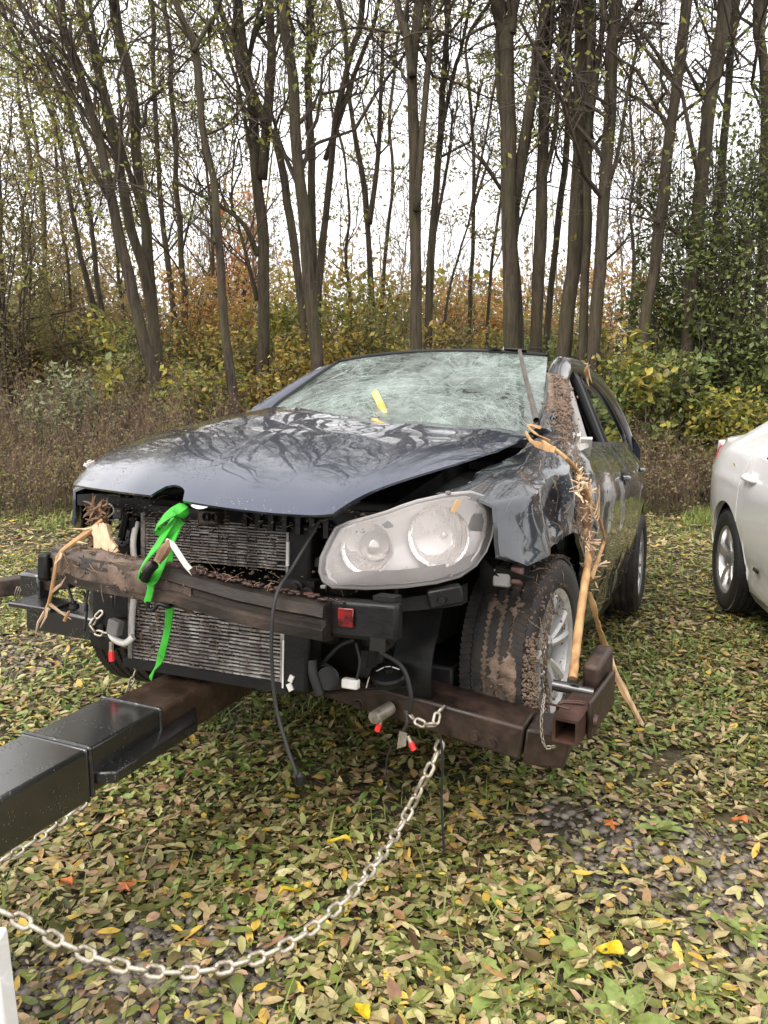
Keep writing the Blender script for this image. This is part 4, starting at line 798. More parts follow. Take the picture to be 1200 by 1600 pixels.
b = MB(); a = np.linspace(0, 2 * PI, 25); b.tubes(np.stack([.36 + .18 * np.cos(a), .86 + .07 * np.sin(a), .93 + .165 * np.sin(a)], 1)[None], .014, 8); b.bar((.20, .86, .93), (.52, .86, .93), .04, .03); b.build('steering_wheel', MT['black'], CAR, kind='stuff')

# bonnet, pushed up and buckled
N1, N2 = 73, 61
u = np.linspace(-1, 1, N1); v = np.linspace(0, 1, N2)
front = np.array([(-1, -.68, -.545, .834), (-.93, -.65, -.585, .838), (-.7, -.47, -.69, .838), (-.4, -.24, -.785, .835), (-.2, -.11, -.805, .831), (0, -.0, -.82, .822), (.3, .13, -.83, .812), (.6, .27, -.825, .805), (.9, .39, -.805, .803), (1, .425, -.78, .808)])
rear = np.array([(-1, -.70, .25, 1.085), (-.75, -.54, .2, 1.105), (-.45, -.35, .19, 1.128), (-.3, -.25, .17, 1.128), (0, -.02, .10, 1.092), (.3, .20, .10, 1.076), (.6, .42, .12, 1.066), (.85, .62, .13, 1.05), (1, .725, .12, 1.028)])
Fp = np.stack([np.interp(u, front[:, 0], front[:, i]) for i in (1, 2, 3)], 1); Rp = np.stack([np.interp(u, rear[:, 0], rear[:, i]) for i in (1, 2, 3)], 1)
ker = np.ones(5) / 5
for A in (Fp, Rp):
    for i in range(3): A[3:-3, i] = np.convolve(A[:, i], ker, 'same')[3:-3]
Pb = Fp[:, None] * (1 - v)[None, :, None] + Rp[:, None] * v[None, :, None]
# its left edge runs over the headlamp, then back along the wing
uu, vv = np.meshgrid(u, v, indexing='ij'); side_ = np.clip((uu - .55) / .45, 0, 1) ** 2
Pb[..., 0] += side_ * .060 * np.sin(PI * vv) ** .8 * (1 - .3 * vv)
sideR = np.clip((-uu - .55) / .45, 0, 1) ** 2
Pb[..., 0] -= sideR * .05 * np.sin(PI * np.minimum(1, vv * 1.1)) ; 
bulge = .036 * np.sin(PI * np.clip(vv, 0, 1)) * (1 - np.where(uu < 0, .95, .3) * uu ** 2) + .058 * (1 - np.exp(-vv * 9)) * (1 - .75 * vv) 
Pb[..., 2] += bulge - .014
Pb[..., 2] += (.006 * sideR * np.sin(PI * np.clip(vv * 1.1, 0, 1)) ** .35) - .028 * (uu > 0) * np.clip((np.abs(uu) - .82) / .18, 0, 1) ** 2 * np.sin(PI * np.clip(vv * 1.05, 0, 1))
for s_ in (-.56, .56):                                  # pressed crease lines
    Pb[..., 2] += .004 * (1 / (1 + np.exp(-(np.abs(uu) - abs(s_)) * 45)) - .5) * -1 * (np.sign(uu) == np.sign(s_)) * np.minimum(1, vv * 6)
q3 = np.stack([uu * .8, vv * .9, 0 * uu], -1)
Pb[..., 2] += (.0028 * wob(q3, 3.2, 1) + .0011 * wob(q3, 8, 5)) * (.12 + 1.1 * vv ** 1.3)
Pb[..., 2] += .4 * .016 * np.exp(-((vv - .80 - .1 * uu) / .05) ** 2) * np.clip(.3 + uu, -.2, 1) + .4 * .012 * np.exp(-((vv - .62 + .2 * uu) / .035) ** 2) * np.exp(-((uu - .35) / .3) ** 2) - .003 * np.exp(-((vv - .55 - .15 * uu) / .05) ** 2)
notch = .042 * np.sqrt(np.clip(1 - ((u + .13) / .10) ** 2, 0, 1))
for ii in np.nonzero(notch > 0)[0]:                     # half-round cut for the badge
    vn = notch[ii] + (1 - notch[ii]) * v; Pb[ii] = np.stack([np.interp(vn, v, Pb[ii, :, kk]) for kk in range(3)], 1)
b = MB(); b.sheet(Pb, np.array([0, .004, -.006])); bonnet = b.build('bonnet', MT['paint'], CAR, sharp=60)
# inner frame of the bonnet
b = MB(); b.sheet((Pb[4:-4:4, 3:-3:4] + np.array([0, .02, -.035])), np.array([0, 0, -.012])); b.build('inner_panel', MT['blackm'], bonnet)
b = MB(); e = Pb[1, 6] + [0, 0, .004]; rg = np.random.default_rng(9)
for i in range(5): b.box(e + rg.uniform(-.02, .02, 3) * [.4, 1, .6], (.005, .018, .012), rx(rg.uniform(-.5, .5)))
b.build('chipped_corner', MT['greywhite'], bonnet, sharp=20, kind='stuff')

# wings
def wing(side, dent):
    cols = np.concatenate([np.linspace(-.47, -.38, 8), np.linspace(-.37, .385, 40), np.linspace(.39, .465, 6)]); rows = []
    for y in cols:
        xt = np.interp(y, [-.47, -.2, .1, .45], [.655, .665, .72, .70]); zt = np.interp(y, [-.47, -.2, .1, .3, .46], [.845, .915, .985, 1.03, 1.065])
        if side == -1: zt -= .02
        zb = np.interp(y, [-.47, -.40, -.38], [.675, .652, .646]) if y <= -.38 else max(float(arch(np.array([y]), .0, .20)[0]), float(np.interp(y, [-.38, -.15, -.10], [.646, .69, 0])))
        zs = zt - np.interp(y, [-.47, .1, .46], [.03, .05, .075]); xs = float(sx(y, zs))
        top = [(xt + (xs - xt) * s, zt - (zt - zs) * (s ** 2.2)) for s in np.linspace(0, 1, 8)[:-1]]
        low = [(float(sx(y, zs + (zb - zs) * s)) + .008 * math.exp(-((zs + (zb - zs) * s - zb) / .025) ** 2), zs + (zb - zs) * s) for s in np.linspace(0, 1, 18)]
        rows.append([(x, y, z) for x, z in top + low])
    P = np.array(rows)
    if dent:
        X, Y, Z = P[..., 0], P[..., 1], P[..., 2]
        d = -.045 * np.exp(-((Y + .16) / .11) ** 2 - ((Z - .80) / .08) ** 2) + .020 * np.exp(-((Y + .27) / .06) ** 2 - ((Z - .76) / .12) ** 2) + .018 * np.exp(-((Y - .02) / .05) ** 2 - ((Z - .85) / .1) ** 2) - .028 * np.exp(-((Y - .25) / .10) ** 2 - ((Z - .88) / .09) ** 2)
        P[..., 0] += d + .011 * wob(P, 5, 3) + .006 * wob(P, 13, 6); P[..., 2] += .010 * wob(P, 5, 8) * (Z > .8)
        P[..., 1] += -.02 * np.exp(-((Y + .36) / .05) ** 2 - ((Z - .66) / .05) ** 2)
    P[..., 0] -= .062 * np.clip((-.34 - P[..., 1]) / .13, 0, 1.2) ** 1.6
    P[..., 0] *= side
    b = MB(); b.sheet(P, np.array([-.012 * side, 0, -.004])); return b.build('wing', MT['paint_side'] if dent else MT['paint'], CAR, sharp=55)
wing(1, True); wing(-1, False)
b = MB(); P = np.array([[(.30 * s + .42, y, np.interp(y, [-.5, .1, .45], [.80, .93, .99]) - .03) for s in np.linspace(0, 1, 3)] for y in np.linspace(-.42, .46, 10)]); b.sheet(P, np.array([0, 0, -.05])); P[..., 0] *= -1; b.sheet(P, np.array([0, 0, -.05])); b.build('bay_rail', MT['blackm'], CAR, kind='stuff')
b = MB(); b.bar((-.70, .30, 1.0), (.72, .30, 1.0), .12, .03); b.build('cowl', MT['black'], CAR)

# windscreen, starred all over
u = np.linspace(-1, 1, 41); v = np.linspace(0, 1, 25); uu, vv = np.meshgrid(u, v, indexing='ij')
bx = .685 + 0 * uu; Xw = uu * (.685 * (1 - vv) + .545 * vv); Yw = (.42 - .27 * (1 - uu ** 2)) * (1 - vv) + (1.13 - .07 * (1 - uu ** 2)) * vv; Zw = (1.0 + .005 * (1 - uu ** 2)) * (1 - vv) + (1.425 + .028 * (1 - uu ** 2)) * vv
sag = -.022 * np.exp(-((uu - .35) / .45) ** 2 - ((vv - .55) / .35) ** 2) + .006 * wob(np.stack([Xw, Yw, Zw], -1), 7, 2)
Zw = Zw + .02 * np.sin(PI * vv) + sag * np.sin(PI * np.clip(vv * .9 + .05, 0, 1))
b = MB(); b.sheet(np.stack([Xw, Yw, Zw], -1), np.array([0, .003, -.005])); ws = b.build('windscreen', MT['cracked'], CAR)
edge = np.concatenate([np.stack([Xw, Yw, Zw], -1)[0], np.stack([Xw, Yw, Zw], -1)[1:, -1]]) + [0, 0, .003]
b = MB(); b.tube(edge, .011, 6); b.build('seal', MT['black'], ws, sharp=60)
# torn roof edge and bent trim strip
b = MB(); rg = np.random.default_rng(8)
for i in range(16):
    c = np.array([rg.uniform(.12, .5), rg.uniform(1.06, 1.18), 1.452 + rg.uniform(-.006, .012)]); b.box(c, (rg.uniform(.04, .12), rg.uniform(.012, .04), .006), rz(rg.uniform(-.5, .5)) @ rx(rg.uniform(-.5, .5)) @ ry(rg.uniform(-.2, .4)))
b.build('torn_edge', MT['blackm'], CAR, sharp=20, kind='stuff')
a_, c_ = C(812, 548, 1, .93), C(838, 657, 1, .34)
b = MB(); s = spline([a_, C(820, 585, 1, .74), C(830, 625, 1, .52), c_], 14); b.tubes(s[None], np.linspace(.009, .013, 14)[None], 6); b.build('bent_trim', M('trim_strip', [(.3, (.05, .045, .04)), (.7, (.12, .10, .09))], 20, (.5, .7)), CAR)

# mud smeared on pillar and wing, real lumps
def mud_patch(name, fn, n, r, parent, seed, straw=60, mat='mud'):
    rg = np.random.default_rng(seed); b = MB()
    ico = np.array([(0, 0, 1), (.89, 0, .45), (.28, .85, .45), (-.72, .53, .45), (-.72, -.53, .45), (.28, -.85, .45), (.72, .53, -.45), (-.28, .85, -.45), (-.89, 0, -.45), (-.28, -.85, -.45), (.72, -.53, -.45), (0, 0, -1)])
    fc = np.array([(0, 1, 2), (0, 2, 3), (0, 3, 4), (0, 4, 5), (0, 5, 1), (1, 6, 2), (2, 7, 3), (3, 8, 4), (4, 9, 5), (5, 10, 1), (6, 7, 2), (7, 8, 3), (8, 9, 4), (9, 10, 5), (10, 6, 1), (11, 7, 6), (11, 8, 7), (11, 9, 8), (11, 10, 9), (11, 6, 10)])
    c, nrm = fn(rg, n); s = rg.uniform(r[0], r[1], n) * rg.uniform(.5, 1.2, n)
    J = ico[None] * (1 + rg.uniform(-.35, .35, (n, 12, 1))) * rg.uniform(.6, 1.5, (n, 1, 3))
    dn = (J * nrm[:, None]).sum(2, keepdims=True); J = J - nrm[:, None] * dn * .55
    b.add(c[:, None] + J * s[:, None, None], (fc[None] + (np.arange(n) * 12)[:, None, None]).reshape(-1, 3))
    o = b.build(name, MT[mat], parent, sharp=180, kind='stuff')
    if straw:
        c, nrm = fn(rg, straw); d = rg.normal(size=(straw, 3)); d -= (d * nrm).sum(1, keepdims=True) * nrm * .8; d /= np.linalg.norm(d, axis=1, keepdims=True); ln = rg.uniform(.015, .06, straw)[:, None]
        P = np.stack([c - d * ln / 2, c + nrm * .005, c + d * ln / 2 + nrm * .004], 1); b = MB(); b.tubes(P, .0008, 3); b.build('straw', MT['straw'], parent, sharp=180, kind='stuff')
    return o
def on_pillar(rg, n):
    t = rg.random(n) * .72; c = np.stack([np.interp(t, [0, .45, 1], [.755, .705, .60]), np.interp(t, [0, .45, 1], [.40, .66, 1.08]), np.interp(t, [0, .45, 1], [1.02, 1.19, 1.385])], 1)
    w = rg.normal(size=n) * .028 * (1.25 - t); c[:, 0] += w * .9; c[:, 2] -= w * .5; c[:, 1] -= np.abs(w) * .4; nrm = np.tile(np.array([.6, -.62, .5]) / 1.0, (n, 1)); nrm /= np.linalg.norm(nrm[0]); return c + nrm * (.030 * (1 - .35 * t) + rg.random(n) * .012)[:, None], nrm
def smear(name, P, nrm, amp, seed, mat='mud'):           # a lumpy coat of clay laid over a surface
    m, n = P.shape[:2]; e = np.minimum(1, np.minimum(np.minimum(np.arange(m), np.arange(m)[::-1])[:, None] / 4, np.minimum(np.arange(n), np.arange(n)[::-1])[None] / 3.))
    h = (.05 + .75 * wob(P, 9, seed) + .42 * wob(P, 21, seed + 1) + .3 * wob(P, 38, seed + 3) + .22 * wob(P, 90, seed + 5)) * e - .25 * (1 - e)
    b = MB(); b.grid(P + np.asarray(nrm) * (amp * h)[..., None]); return b.build(name, MT[mat], CAR, sharp=180)
tt, ss = np.meshgrid(np.linspace(0, .74, 90), np.linspace(-1, 1, 26), indexing='ij')
cx_, cy_, cz_ = (np.interp(tt, [0, .45, 1], q) for q in ([.755, .705, .60], [.42, .66, 1.08], [1.02, 1.19, 1.385])); wd_ = .062 * (1.15 - .45 * tt) + .012 * wob(np.stack([tt * 1.3, 0 * tt, 0 * tt], -1), 6, 2)
nP = np.array([.6, -.62, .5]) / np.linalg.norm([.6, -.62, .5]); PP = np.stack([cx_ + ss * wd_ * .8, cy_ - wd_ * .30 * ss * ss, cz_ - ss * wd_ * .5], -1) + nP * (.040 * (1 - .35 * tt))[..., None] - nP * (.016 * ss ** 2)[..., None]
smear('mud', PP - nP * .012, nP, .024, 1)
mud_patch('mud', on_pillar, 700, (.002, .008), CAR, 1, 40)
def on_wing(rg, n):
    t = rg.random(n); y = np.interp(t, [0, 1], [.34, .10]) + rg.normal(size=n) * .06; z = np.interp(t, [0, 1], [1.04, .62]) + rg.normal(size=n) * .03; y = np.minimum(y, .45); z = np.minimum(z, 1.02); z = np.maximum(z, arch(y, 0, .2) + .02)
    c = np.stack([sx(y, z) + .004 - .022 * np.exp(-((y - .25) / .1) ** 2 - ((z - .88) / .09) ** 2), y, z], 1); return c, np.tile([.95, -.1, .2], (n, 1))
mud_patch('mud', on_wing, 1500, (.002, .007), CAR, 2, 70)
def on_wing_splash(rg, n):
    y = rg.uniform(-.36, .46, n); z = rg.uniform(.66, .98, n); z = np.maximum(z, arch(y, 0, .2) + .02); return np.stack([sx(y, z) + .002, y, z], 1), np.tile([1., 0, 0], (n, 1))
mud_patch('mud_flecks', on_wing_splash, 200, (.002, .005), CAR, 3, 40)
def on_door(rg, n):
    y = rg.uniform(.5, 2.3, n); z = rg.uniform(.25, 1.0, n); z = np.where(y > 2.1, np.maximum(z, arch(y, 2.578, .2)), z); return np.stack([sx(y, z) + .004, y, z], 1), np.tile([1., 0, 0], (n, 1))
mud_patch('mud_flecks', on_door, 260, (.002, .006), CAR, 4, 30)
# scratches in the paint
b = MB()
for pl in ([(805, 765), (820, 750), (845, 752), (858, 765)], [(845, 760), (858, 780), (872, 802)], [(800, 830), (825, 805), (850, 800)], [(790, 800), (800, 780), (812, 772)], [(862, 740), (872, 770), (868, 800)]):
    pts = []
    for px, py in pl:
        q = C(px, py, 0, .86); 
        for _ in range(12): q = C(px, py, 0, float(sx(q[1], q[2])) + .012)
        pts.append(q)
    b.tubes(spline(pts, 14)[None], .0003, 3)
b.build('scratches', MT['darkchain'], CAR, sharp=180, kind='stuff')

# ---- headlamp
def gl(x): return np.interp(x, [.30, .36, .44, .565, .64, .72, .78], [-.765, -.745, -.715, -.63, -.555, -.45, -.34])
def HL(px, py, dy=0.0):
    y = -.6
    for _ in range(40): y = .5 * y + .5 * (float(gl(C(px, py, 1, y)[0])) + dy)
    return C(px, py, 1, y)
OUT = np.array([(498, 893), (500, 872), (511, 848), (523, 825), (545, 816), (575, 808), (603, 800), (626, 791), (650, 783), (700, 772), (735, 769), (758, 777), (769, 793), (771, 810), (767, 838), (758, 862), (742, 884), (717, 901), (680, 911), (633, 917), (570, 920), (518, 918), (503, 908)], float)
cen = np.array([640., 848.])
def outl(s, dy, grow=1.0): return np.array([HL(*(cen + (p - cen) * s * grow), dy) for p in OUT])
lamp_rings = [outl(s, -.030 * (1 - s ** 2.5)) for s in (1.0, .93, .8, .6, .35, .1, .004)]
b = MB(); b.grid(np.array(lamp_rings), closev=True); n0 = b.n; b.add(np.array([HL(*cen, -.03)]), []) if False else None
rim = outl(1.0, .002, 1.0); back = outl(.93, .10)
hb = MB(); hb.grid(np.array([rim, outl(.985, .035), outl(.965, .06), back, outl(.55, .155), outl(.1, .16), outl(.004, .16)]), closev=True); lamp = hb.build('headlight', MT['bezel'], CAR, sharp=50)
hb = MB(); hb.grid(np.array([outl(.925, .016), outl(.90, .020), outl(.86, .055), outl(.6, .115), outl(.1, .125), outl(.004, .125)]), closev=True); hb.build('inner_bezel', MT['housing'], lamp, sharp=50)
b.build('lens', MT['lens'], lamp, sharp=60)
b = MB(); b.tube(np.concatenate([rim, rim[:2]]) + [0, .006, 0], .0045, 6); b.build('lens_rim', MT['bezel'], lamp, sharp=60)
fwd = np.array([.12, -1, .02]); fwd /= np.linalg.norm(fwd)
for nm, px, py, rr, dp in (('reflector', 577, 855, .074, .058), ('reflector', 688, 838, .086, .062)):
    c = HL(px, py, dp); b = MB(); b.lathe([(rr, .025), (rr * .99, .012), (rr * .90, .010), (rr * .84, -.018), (rr * .6, -.050), (rr * .3, -.066), (.001, -.070)], c, fwd, 40); b.build(nm, MT['reflector'], lamp, sharp=40)
    b = MB(); b.lathe([(.001, -.035), (rr * .08, -.037), (rr * .11, -.045), (rr * .11, -.066)] if rr > .08 else [(.001, -.004), (rr * .25, -.008), (rr * .45, -.02), (rr * .58, -.04), (rr * .60, -.066)], c, fwd, 24); b.build('bulb_cap', MT['housing'] if rr > .08 else MT['projector'], lamp, sharp=50)
b = MB(); pl = [HL(px, py, .03) for px, py in ((503, 900), (560, 893), (630, 890), (700, 880), (748, 862))]; pl2 = [HL(px, py, .012) for px, py in ((508, 915), (565, 913), (632, 911), (712, 897), (752, 874))]
b.sheet(np.array([spline(pl, 16), spline(pl2, 16)]), np.array([0, .004, 0])); b.build('bezel', MT['bezel'], lamp)
b = MB(); q = HL(712, 791, -.040); b.box(q, (.012, .004, .036), ry(.45) @ rz(.6)); b.build('orange_chip', MT['orange'], lamp)
for px, py in ((704, 900), (700, 770), (505, 917)):
    b = MB(); b.box(HL(px, py, .004), (.014, .012, .010)); bevel(b.build('lens_clip', MT['grey'], lamp), .003)
# sheet metal under and around the lamp
b = MB(); b.sheet(np.array([spline([C(452, 905, 1, -.66), C(520, 935, 1, -.66), C(600, 938, 1, -.60), C(690, 925, 1, -.54), C(722, 915, 1, -.50)], 20), spline([C(452, 940, 1, -.66), C(520, 955, 1, -.66), C(600, 957, 1, -.60), C(690, 950, 1, -.54), C(722, 945, 1, -.50)], 20)]), np.array([0, .05, 0])); b.build('lamp_support', MT['blackm'], CAR)
b = MB(); b.bar(C(668, 936, 1, -.57), C(722, 926, 1, -.53), .05, .05); bb = bevel(b.build('support_block', MT['black'], CAR), .006)
b = MB(); b.lathe([(.009, -.03), (.009, .0), (.001, .0)], C(690, 938, 1, -.595), (0, -1, 0), 14); b.build('bolt_hole', MT['marker'], bb)
for pts, mat in (([(752, 870), (790, 912), (760, 930), (748, 910)], 'black'), ([(775, 885), (835, 905), (800, 915), (765, 928)], 'black')):
    q = [C(px, py, 1, -.43 + .02 * i) for i, (px, py) in enumerate(pts)]; b = MB(); b.sheet(np.array([[q[0], q[1]], [q[3], q[2]]]), np.array([-.01, .04, 0])); b.build('wing_bracket', MT[mat], CAR)
b = MB(); b.box(C(785, 903, 1, -.40), (.05, .03, .05)); bevel(b.build('bracket_pad', MT['grey'], CAR), .006)
b = MB(); b.box(C(808, 899, 1, -.39), (.035, .03, .05)); bevel(b.build('bracket_pad', M('dark_red_part', [(.3, (.05, .02, .02)), (.7, (.10, .05, .045))], 30, (.3, .6)), CAR), .006)

# ---- crash beam, radiators, slam panel
z_b = lambda x: np.interp(x, [-.6, 0, .56], [.588, .578, .492])
xs = np.linspace(-.575, .42, 40); yb = -.715 - .155 * (1 - (xs / .60) ** 2)
beamc = np.stack([xs, yb, z_b(xs)], 1)
prof = np.array([(.0, -.058), (-.020, -.052), (-.024, -.02), (-.006, -.008), (-.006, .008), (-.024, .02), (-.020, .052), (.0, .058), (.045, .058), (.045, -.058)])
P = np.array([[(c[0], c[1] + p[0] + .003 * wob(c[None] * 3, 3, 2)[0], c[2] + p[1] + .006 * wob(c[None], 6, 1)[0]) for p in prof * np.array([1, .86])] for c in beamc]); b = MB(); b.grid(P, closev=True)
for q, fl in ((P[0], 0), (P[-1], 1)): b.add(q, [tuple(range(10)) if fl else tuple(range(9, -1, -1))])
beam = b.build('crash_beam', MT['beam'], CAR, sharp=40)
b = MB(); b.box(C(540, 965, 1, -.74), (.30, .05, .10), rz(.10)); bm = bevel(b.build('beam_end', MT['black'], CAR), .012, 3)
b = MB(); b.box(C(540, 965, 1, -.772), (.044, .006, .050), rz(.10)); bevel(b.build('red_reflector', MT['redlens'], bm), .004)
b = MB(); b.box(C(598, 978, 1, -.715), (.042, .08, .115), rz(.1)); b.box(C(605, 945, 1, -.70), (.06, .05, .05)); b.box(C(470, 935, 1, -.69), (.11, .05, .11)); b.build('beam_bracket', MT['blackm'], CAR, sharp=30, kind='stuff')
b = MB()
for px, py in ((462, 918), (479, 929), (601, 998)): b.lathe([(.001, .012), (.012, .012), (.013, 0), (.02, -.001), (.02, -.01)], C(px, py, 1, -.735), (0, -1, 0), 14)
b.build('bolts', MT['blackm'], CAR, kind='stuff')
b = MB(); b.box(C(78, 885, 1, -.71), (.045, .07, .09)); bevel(b.build('beam_end', MT['black'], CAR), .012, 3)
def on_beam(rg, n):
    x = rg.uniform(-.56, .08, n) ** 1; x = np.where(rg.random(n) < .55, rg.uniform(-.56, -.1, n), x); up = rg.random(n) < .75
    y = -.715 - .155 * (1 - (x / .6) ** 2) + np.where(up, rg.uniform(-.01, .05, n), -.026); z = z_b(x) + np.where(up, .060, rg.uniform(-.05, .06, n)); return np.stack([x, y, z], 1), np.where(up[:, None], [[0, 0, 1.]], [[0, -1., 0]])
xx_, ss = np.meshgrid(np.linspace(-.56, .06, 110), np.linspace(0, 1, 34), indexing='ij'); yb_ = -.715 - .155 * (1 - (xx_ / .6) ** 2); sc_ = 1 - np.clip((xx_ + .12) / .18, 0, 1) ** 2
PP = np.stack([xx_, yb_ + np.interp(ss, [0, .35, .5, .75, 1], [.052, .0, -.024, -.020, .01]), z_b(xx_) + np.interp(ss, [0, .35, .5, .75, 1], [.056, .058, .030, -.03, -.056])], -1); PP[..., 1:] += (np.array([[[0, .004]]]) * sc_[..., None]) - .02 * (1 - sc_)[..., None] * np.array([-.6, .6])
smear('mud', PP, np.stack([0 * ss, -np.sin(ss * 1.5), np.cos(ss * 1.5)], -1), .010, 4, 'wetmud')
mud_patch('mud', on_beam, 260, (.0015, .005), CAR, 7, 40, 'wetmud')
def on_beam2(rg, n):
    x = rg.uniform(.0, .46, n); y = -.715 - .155 * (1 - (x / .6) ** 2) + rg.uniform(0, .045, n); return np.stack([x, y, z_b(x) + .058], 1), np.tile([0, 0, 1.], (n, 1))
mud_patch('rust_scale', on_beam2, 160, (.004, .011), CAR, 8, 10, 'rustred')
def on_cooler(rg, n):
    lo = rg.random(n) < .6; x = rg.uniform(-.36, .18, n); z = np.where(lo, rg.uniform(.27, .50, n), rg.uniform(.60, .73, n)); x = np.where(rg.random(n) < .5, -.36 + np.abs(rg.normal(size=n)) * .10, x); return np.stack([np.clip(x, -.37, .18), np.where(lo, -.609, -.584), z], 1), np.tile([0, -1., 0], (n, 1))
mud_patch('mud_flecks', on_cooler, 520, (.0015, .0055), CAR, 31, 60)
def on_bay(rg, n): return np.stack([rg.uniform(-.45, .45, n), rg.uniform(-.66, -.58, n), rg.choice([.51, .585, .745, .79], n) + rg.normal(size=n) * .012], 1), np.tile([0, -.4, .9], (n, 1))
mud_patch('mud_flecks', on_bay, 420, (.002, .007), CAR, 32, 70)
RX0, RX1 = -.375, .20
def radiator(name, z0, z1, y, nrow, x0, x1, tank):
    b = MB(); b.box(((x0 + x1) / 2, y + .02, (z0 + z1) / 2), (x1 - x0, .02, z1 - z0)); root = b.build(name, MT['finsdark'], CAR)
    b = MB(); rg = np.random.default_rng(nrow)
    for i in range(nrow):
        z = z0 + (z1 - z0) * (i + .5) / nrow; k = 16; xx = np.linspace(x0, x1, k)
        for j in range(k - 1):
            if rg.random() < .012: continue
            b.box(((xx[j] + xx[j + 1]) / 2, y + rg.uniform(-.002, .003), z + rg.uniform(-.0007, .0007)), ((x1 - x0) / (k - 1) + .0006, .014, (z1 - z0) / nrow * rg.uniform(.36, .55)), rx(rg.uniform(-.2, .2)))
    b.build('cooling_fins', MT['fins'], root, sharp=20, kind='stuff')
    b = MB()
    for x in (x0 - .008, x1 + .008): b.box((x, y + .005, (z0 + z1) / 2), (.016, .035, z1 - z0 + .02))
    b.build('side_plates', MT['galvdirty'], root, sharp=30, kind='stuff')
    return root
MT['galvdirty'] = M('dirty_aluminium', [(.3, (.08, .07, .065)), (.6, (.35, .33, .31)), (.75, (.55, .53, .5))], 22, (.4, .7), metal=.4)
r1 = radiator('radiator', .275, .505, -.60, 20, RX0, .175, True)
r2 = radiator('condenser', .60, .735, -.575, 15, -.345, .175, False)
b = MB(); b.box((-.10, -.585, .262), (.62, .06, .03)); b.box((-.09, -.56, .755), (.62, .05, .045)); b.box((-.39, -.57, .5), (.02, .05, .46)); b.build('radiator_frame', MT['galvdirty'] if False else MT['blackm'], CAR, sharp=30, kind='stuff')
b = MB(); b.box((.235, -.585, .39), (.085, .09, .27)); b.box((.225, -.57, .66), (.08, .06, .17)); bevel(b.build('side_tank', MT['blackm'], CAR), .012, 2)
b = MB(); b.box((.195, -.618, .335), (.013, .010, .14)); b.box((.190, -.60, .655), (.009, .012, .07)); b.box((.225, -.632, .30), (.014, .008, .02), ry(.4)); b.box((.222, -.632, .275), (.016, .008, .022), ry(-.5)); b.build('white_tank_strip', MT['greywhite'], CAR, kind='stuff')
b = MB(); b.tube(spline([C(205, 1000, 1, -.62), C(207, 960, 1, -.62), C(212, 900, 1, -.62), C(208, 850, 1, -.60), C(214, 815, 1, -.58)], 20), .010, 8); b.tube(spline([C(208, 995, 1, -.64), C(195, 1005, 1, -.65), C(178, 998, 1, -.66), C(172, 985, 1, -.66)], 12), .011, 8); b.build('coolant_pipe', MT['greywhite'], CAR, sharp=60, kind='stuff')
b = MB(); b.box(C(180, 980, 1, -.67), (.045, .03, .05), ry(.2)); bevel(b.build('pipe_connector', MT['grey'], CAR), .006)
# dark machinery behind
b = MB(); rg = np.random.default_rng(17)
b.box((-.05, .05, .55), (1.15, .5, .42)); b.box((.0, -.30, .50), (.9, .2, .5)); b.box((-.52, -.35, .45), (.22, .35, .30)); b.box((-.15, -.38, .80), (.5, .2, .05)); b.box((0, .15, .25), (1.2, .9, .10))
for i in range(46):
    c = np.array([rg.uniform(-.62, .5), rg.uniform(-.55, -.42), rg.uniform(.28, .80)]); b.box(c, rg.uniform(.03, .13, 3), rz(rg.uniform(-.5, .5)) @ rx(rg.uniform(-.5, .5)))
bevel(b.build('engine_block', MT['blackm'], CAR, sharp=30, kind='stuff'), .008, 1)
b = MB(); b.bar((-.62, -.56, .775), (.50, -.56, .765), .07, .035); b.tube([(-.30, -.60, .79), (.30, -.60, .78)], .018, 8); b.build('slam_panel', MT['black'], CAR, sharp=30, kind='stuff')
b = MB()
for i in range(9): b.box((.05 + .045 * i, -.61, .752 - .003 * i), (.016, .016, .05))
b.build('panel_ribs', MT['black'], CAR, kind='stuff')
b = MB(); b.box(C(330, 808, 1, -.66), (.07, .04, .045)); o = bevel(b.build('bonnet_latch', MT['rust'], CAR), .006)
b = MB()
for dx in (-.016, .016): b.lathe([(.013, .004), (.013, 0), (.008, 0), (.008, .004)], C(330, 808, 1, -.682) + [dx, 0, 0], (0, -1, 0), 14)
b.build('latch_rivets', MT['blackm'], o, kind='stuff')
# round badge peeping from under the bonnet
ec = C(321, 766, 1, -.70); en = np.array([0, -.92, .38]); b = MB(); b.lathe([(.058, 0), (.060, .008), (.050, .010), (.048, 0)], ec, en, 36); em = b.build('emblem', MT['chrome'], CAR, sharp=40)
ue = np.cross([1, 0, 0], -en); ue = ue / np.linalg.norm(ue); E2 = lambda x, z: ec + np.array([1, 0, 0]) * x + ue * z * (1 if ue[2] > 0 else -1) - en * -.006
b = MB()
for pl in ([(-.022, .044), (0, .006), (.022, .044)], [(-.046, .016), (-.022, -.042), (0, -.004), (.022, -.042), (.046, .016)]):
    for p, q in zip(pl[:-1], pl[1:]): b.bar(E2(*p), E2(*q), .009, .006, up=en)
b.build('letters', MT['chrome'], em, kind='stuff')
b = MB(); b.lathe([(.001, -.004), (.05, -.004)], ec, en, 30); b.build('badge_back', MT['marker'], em)

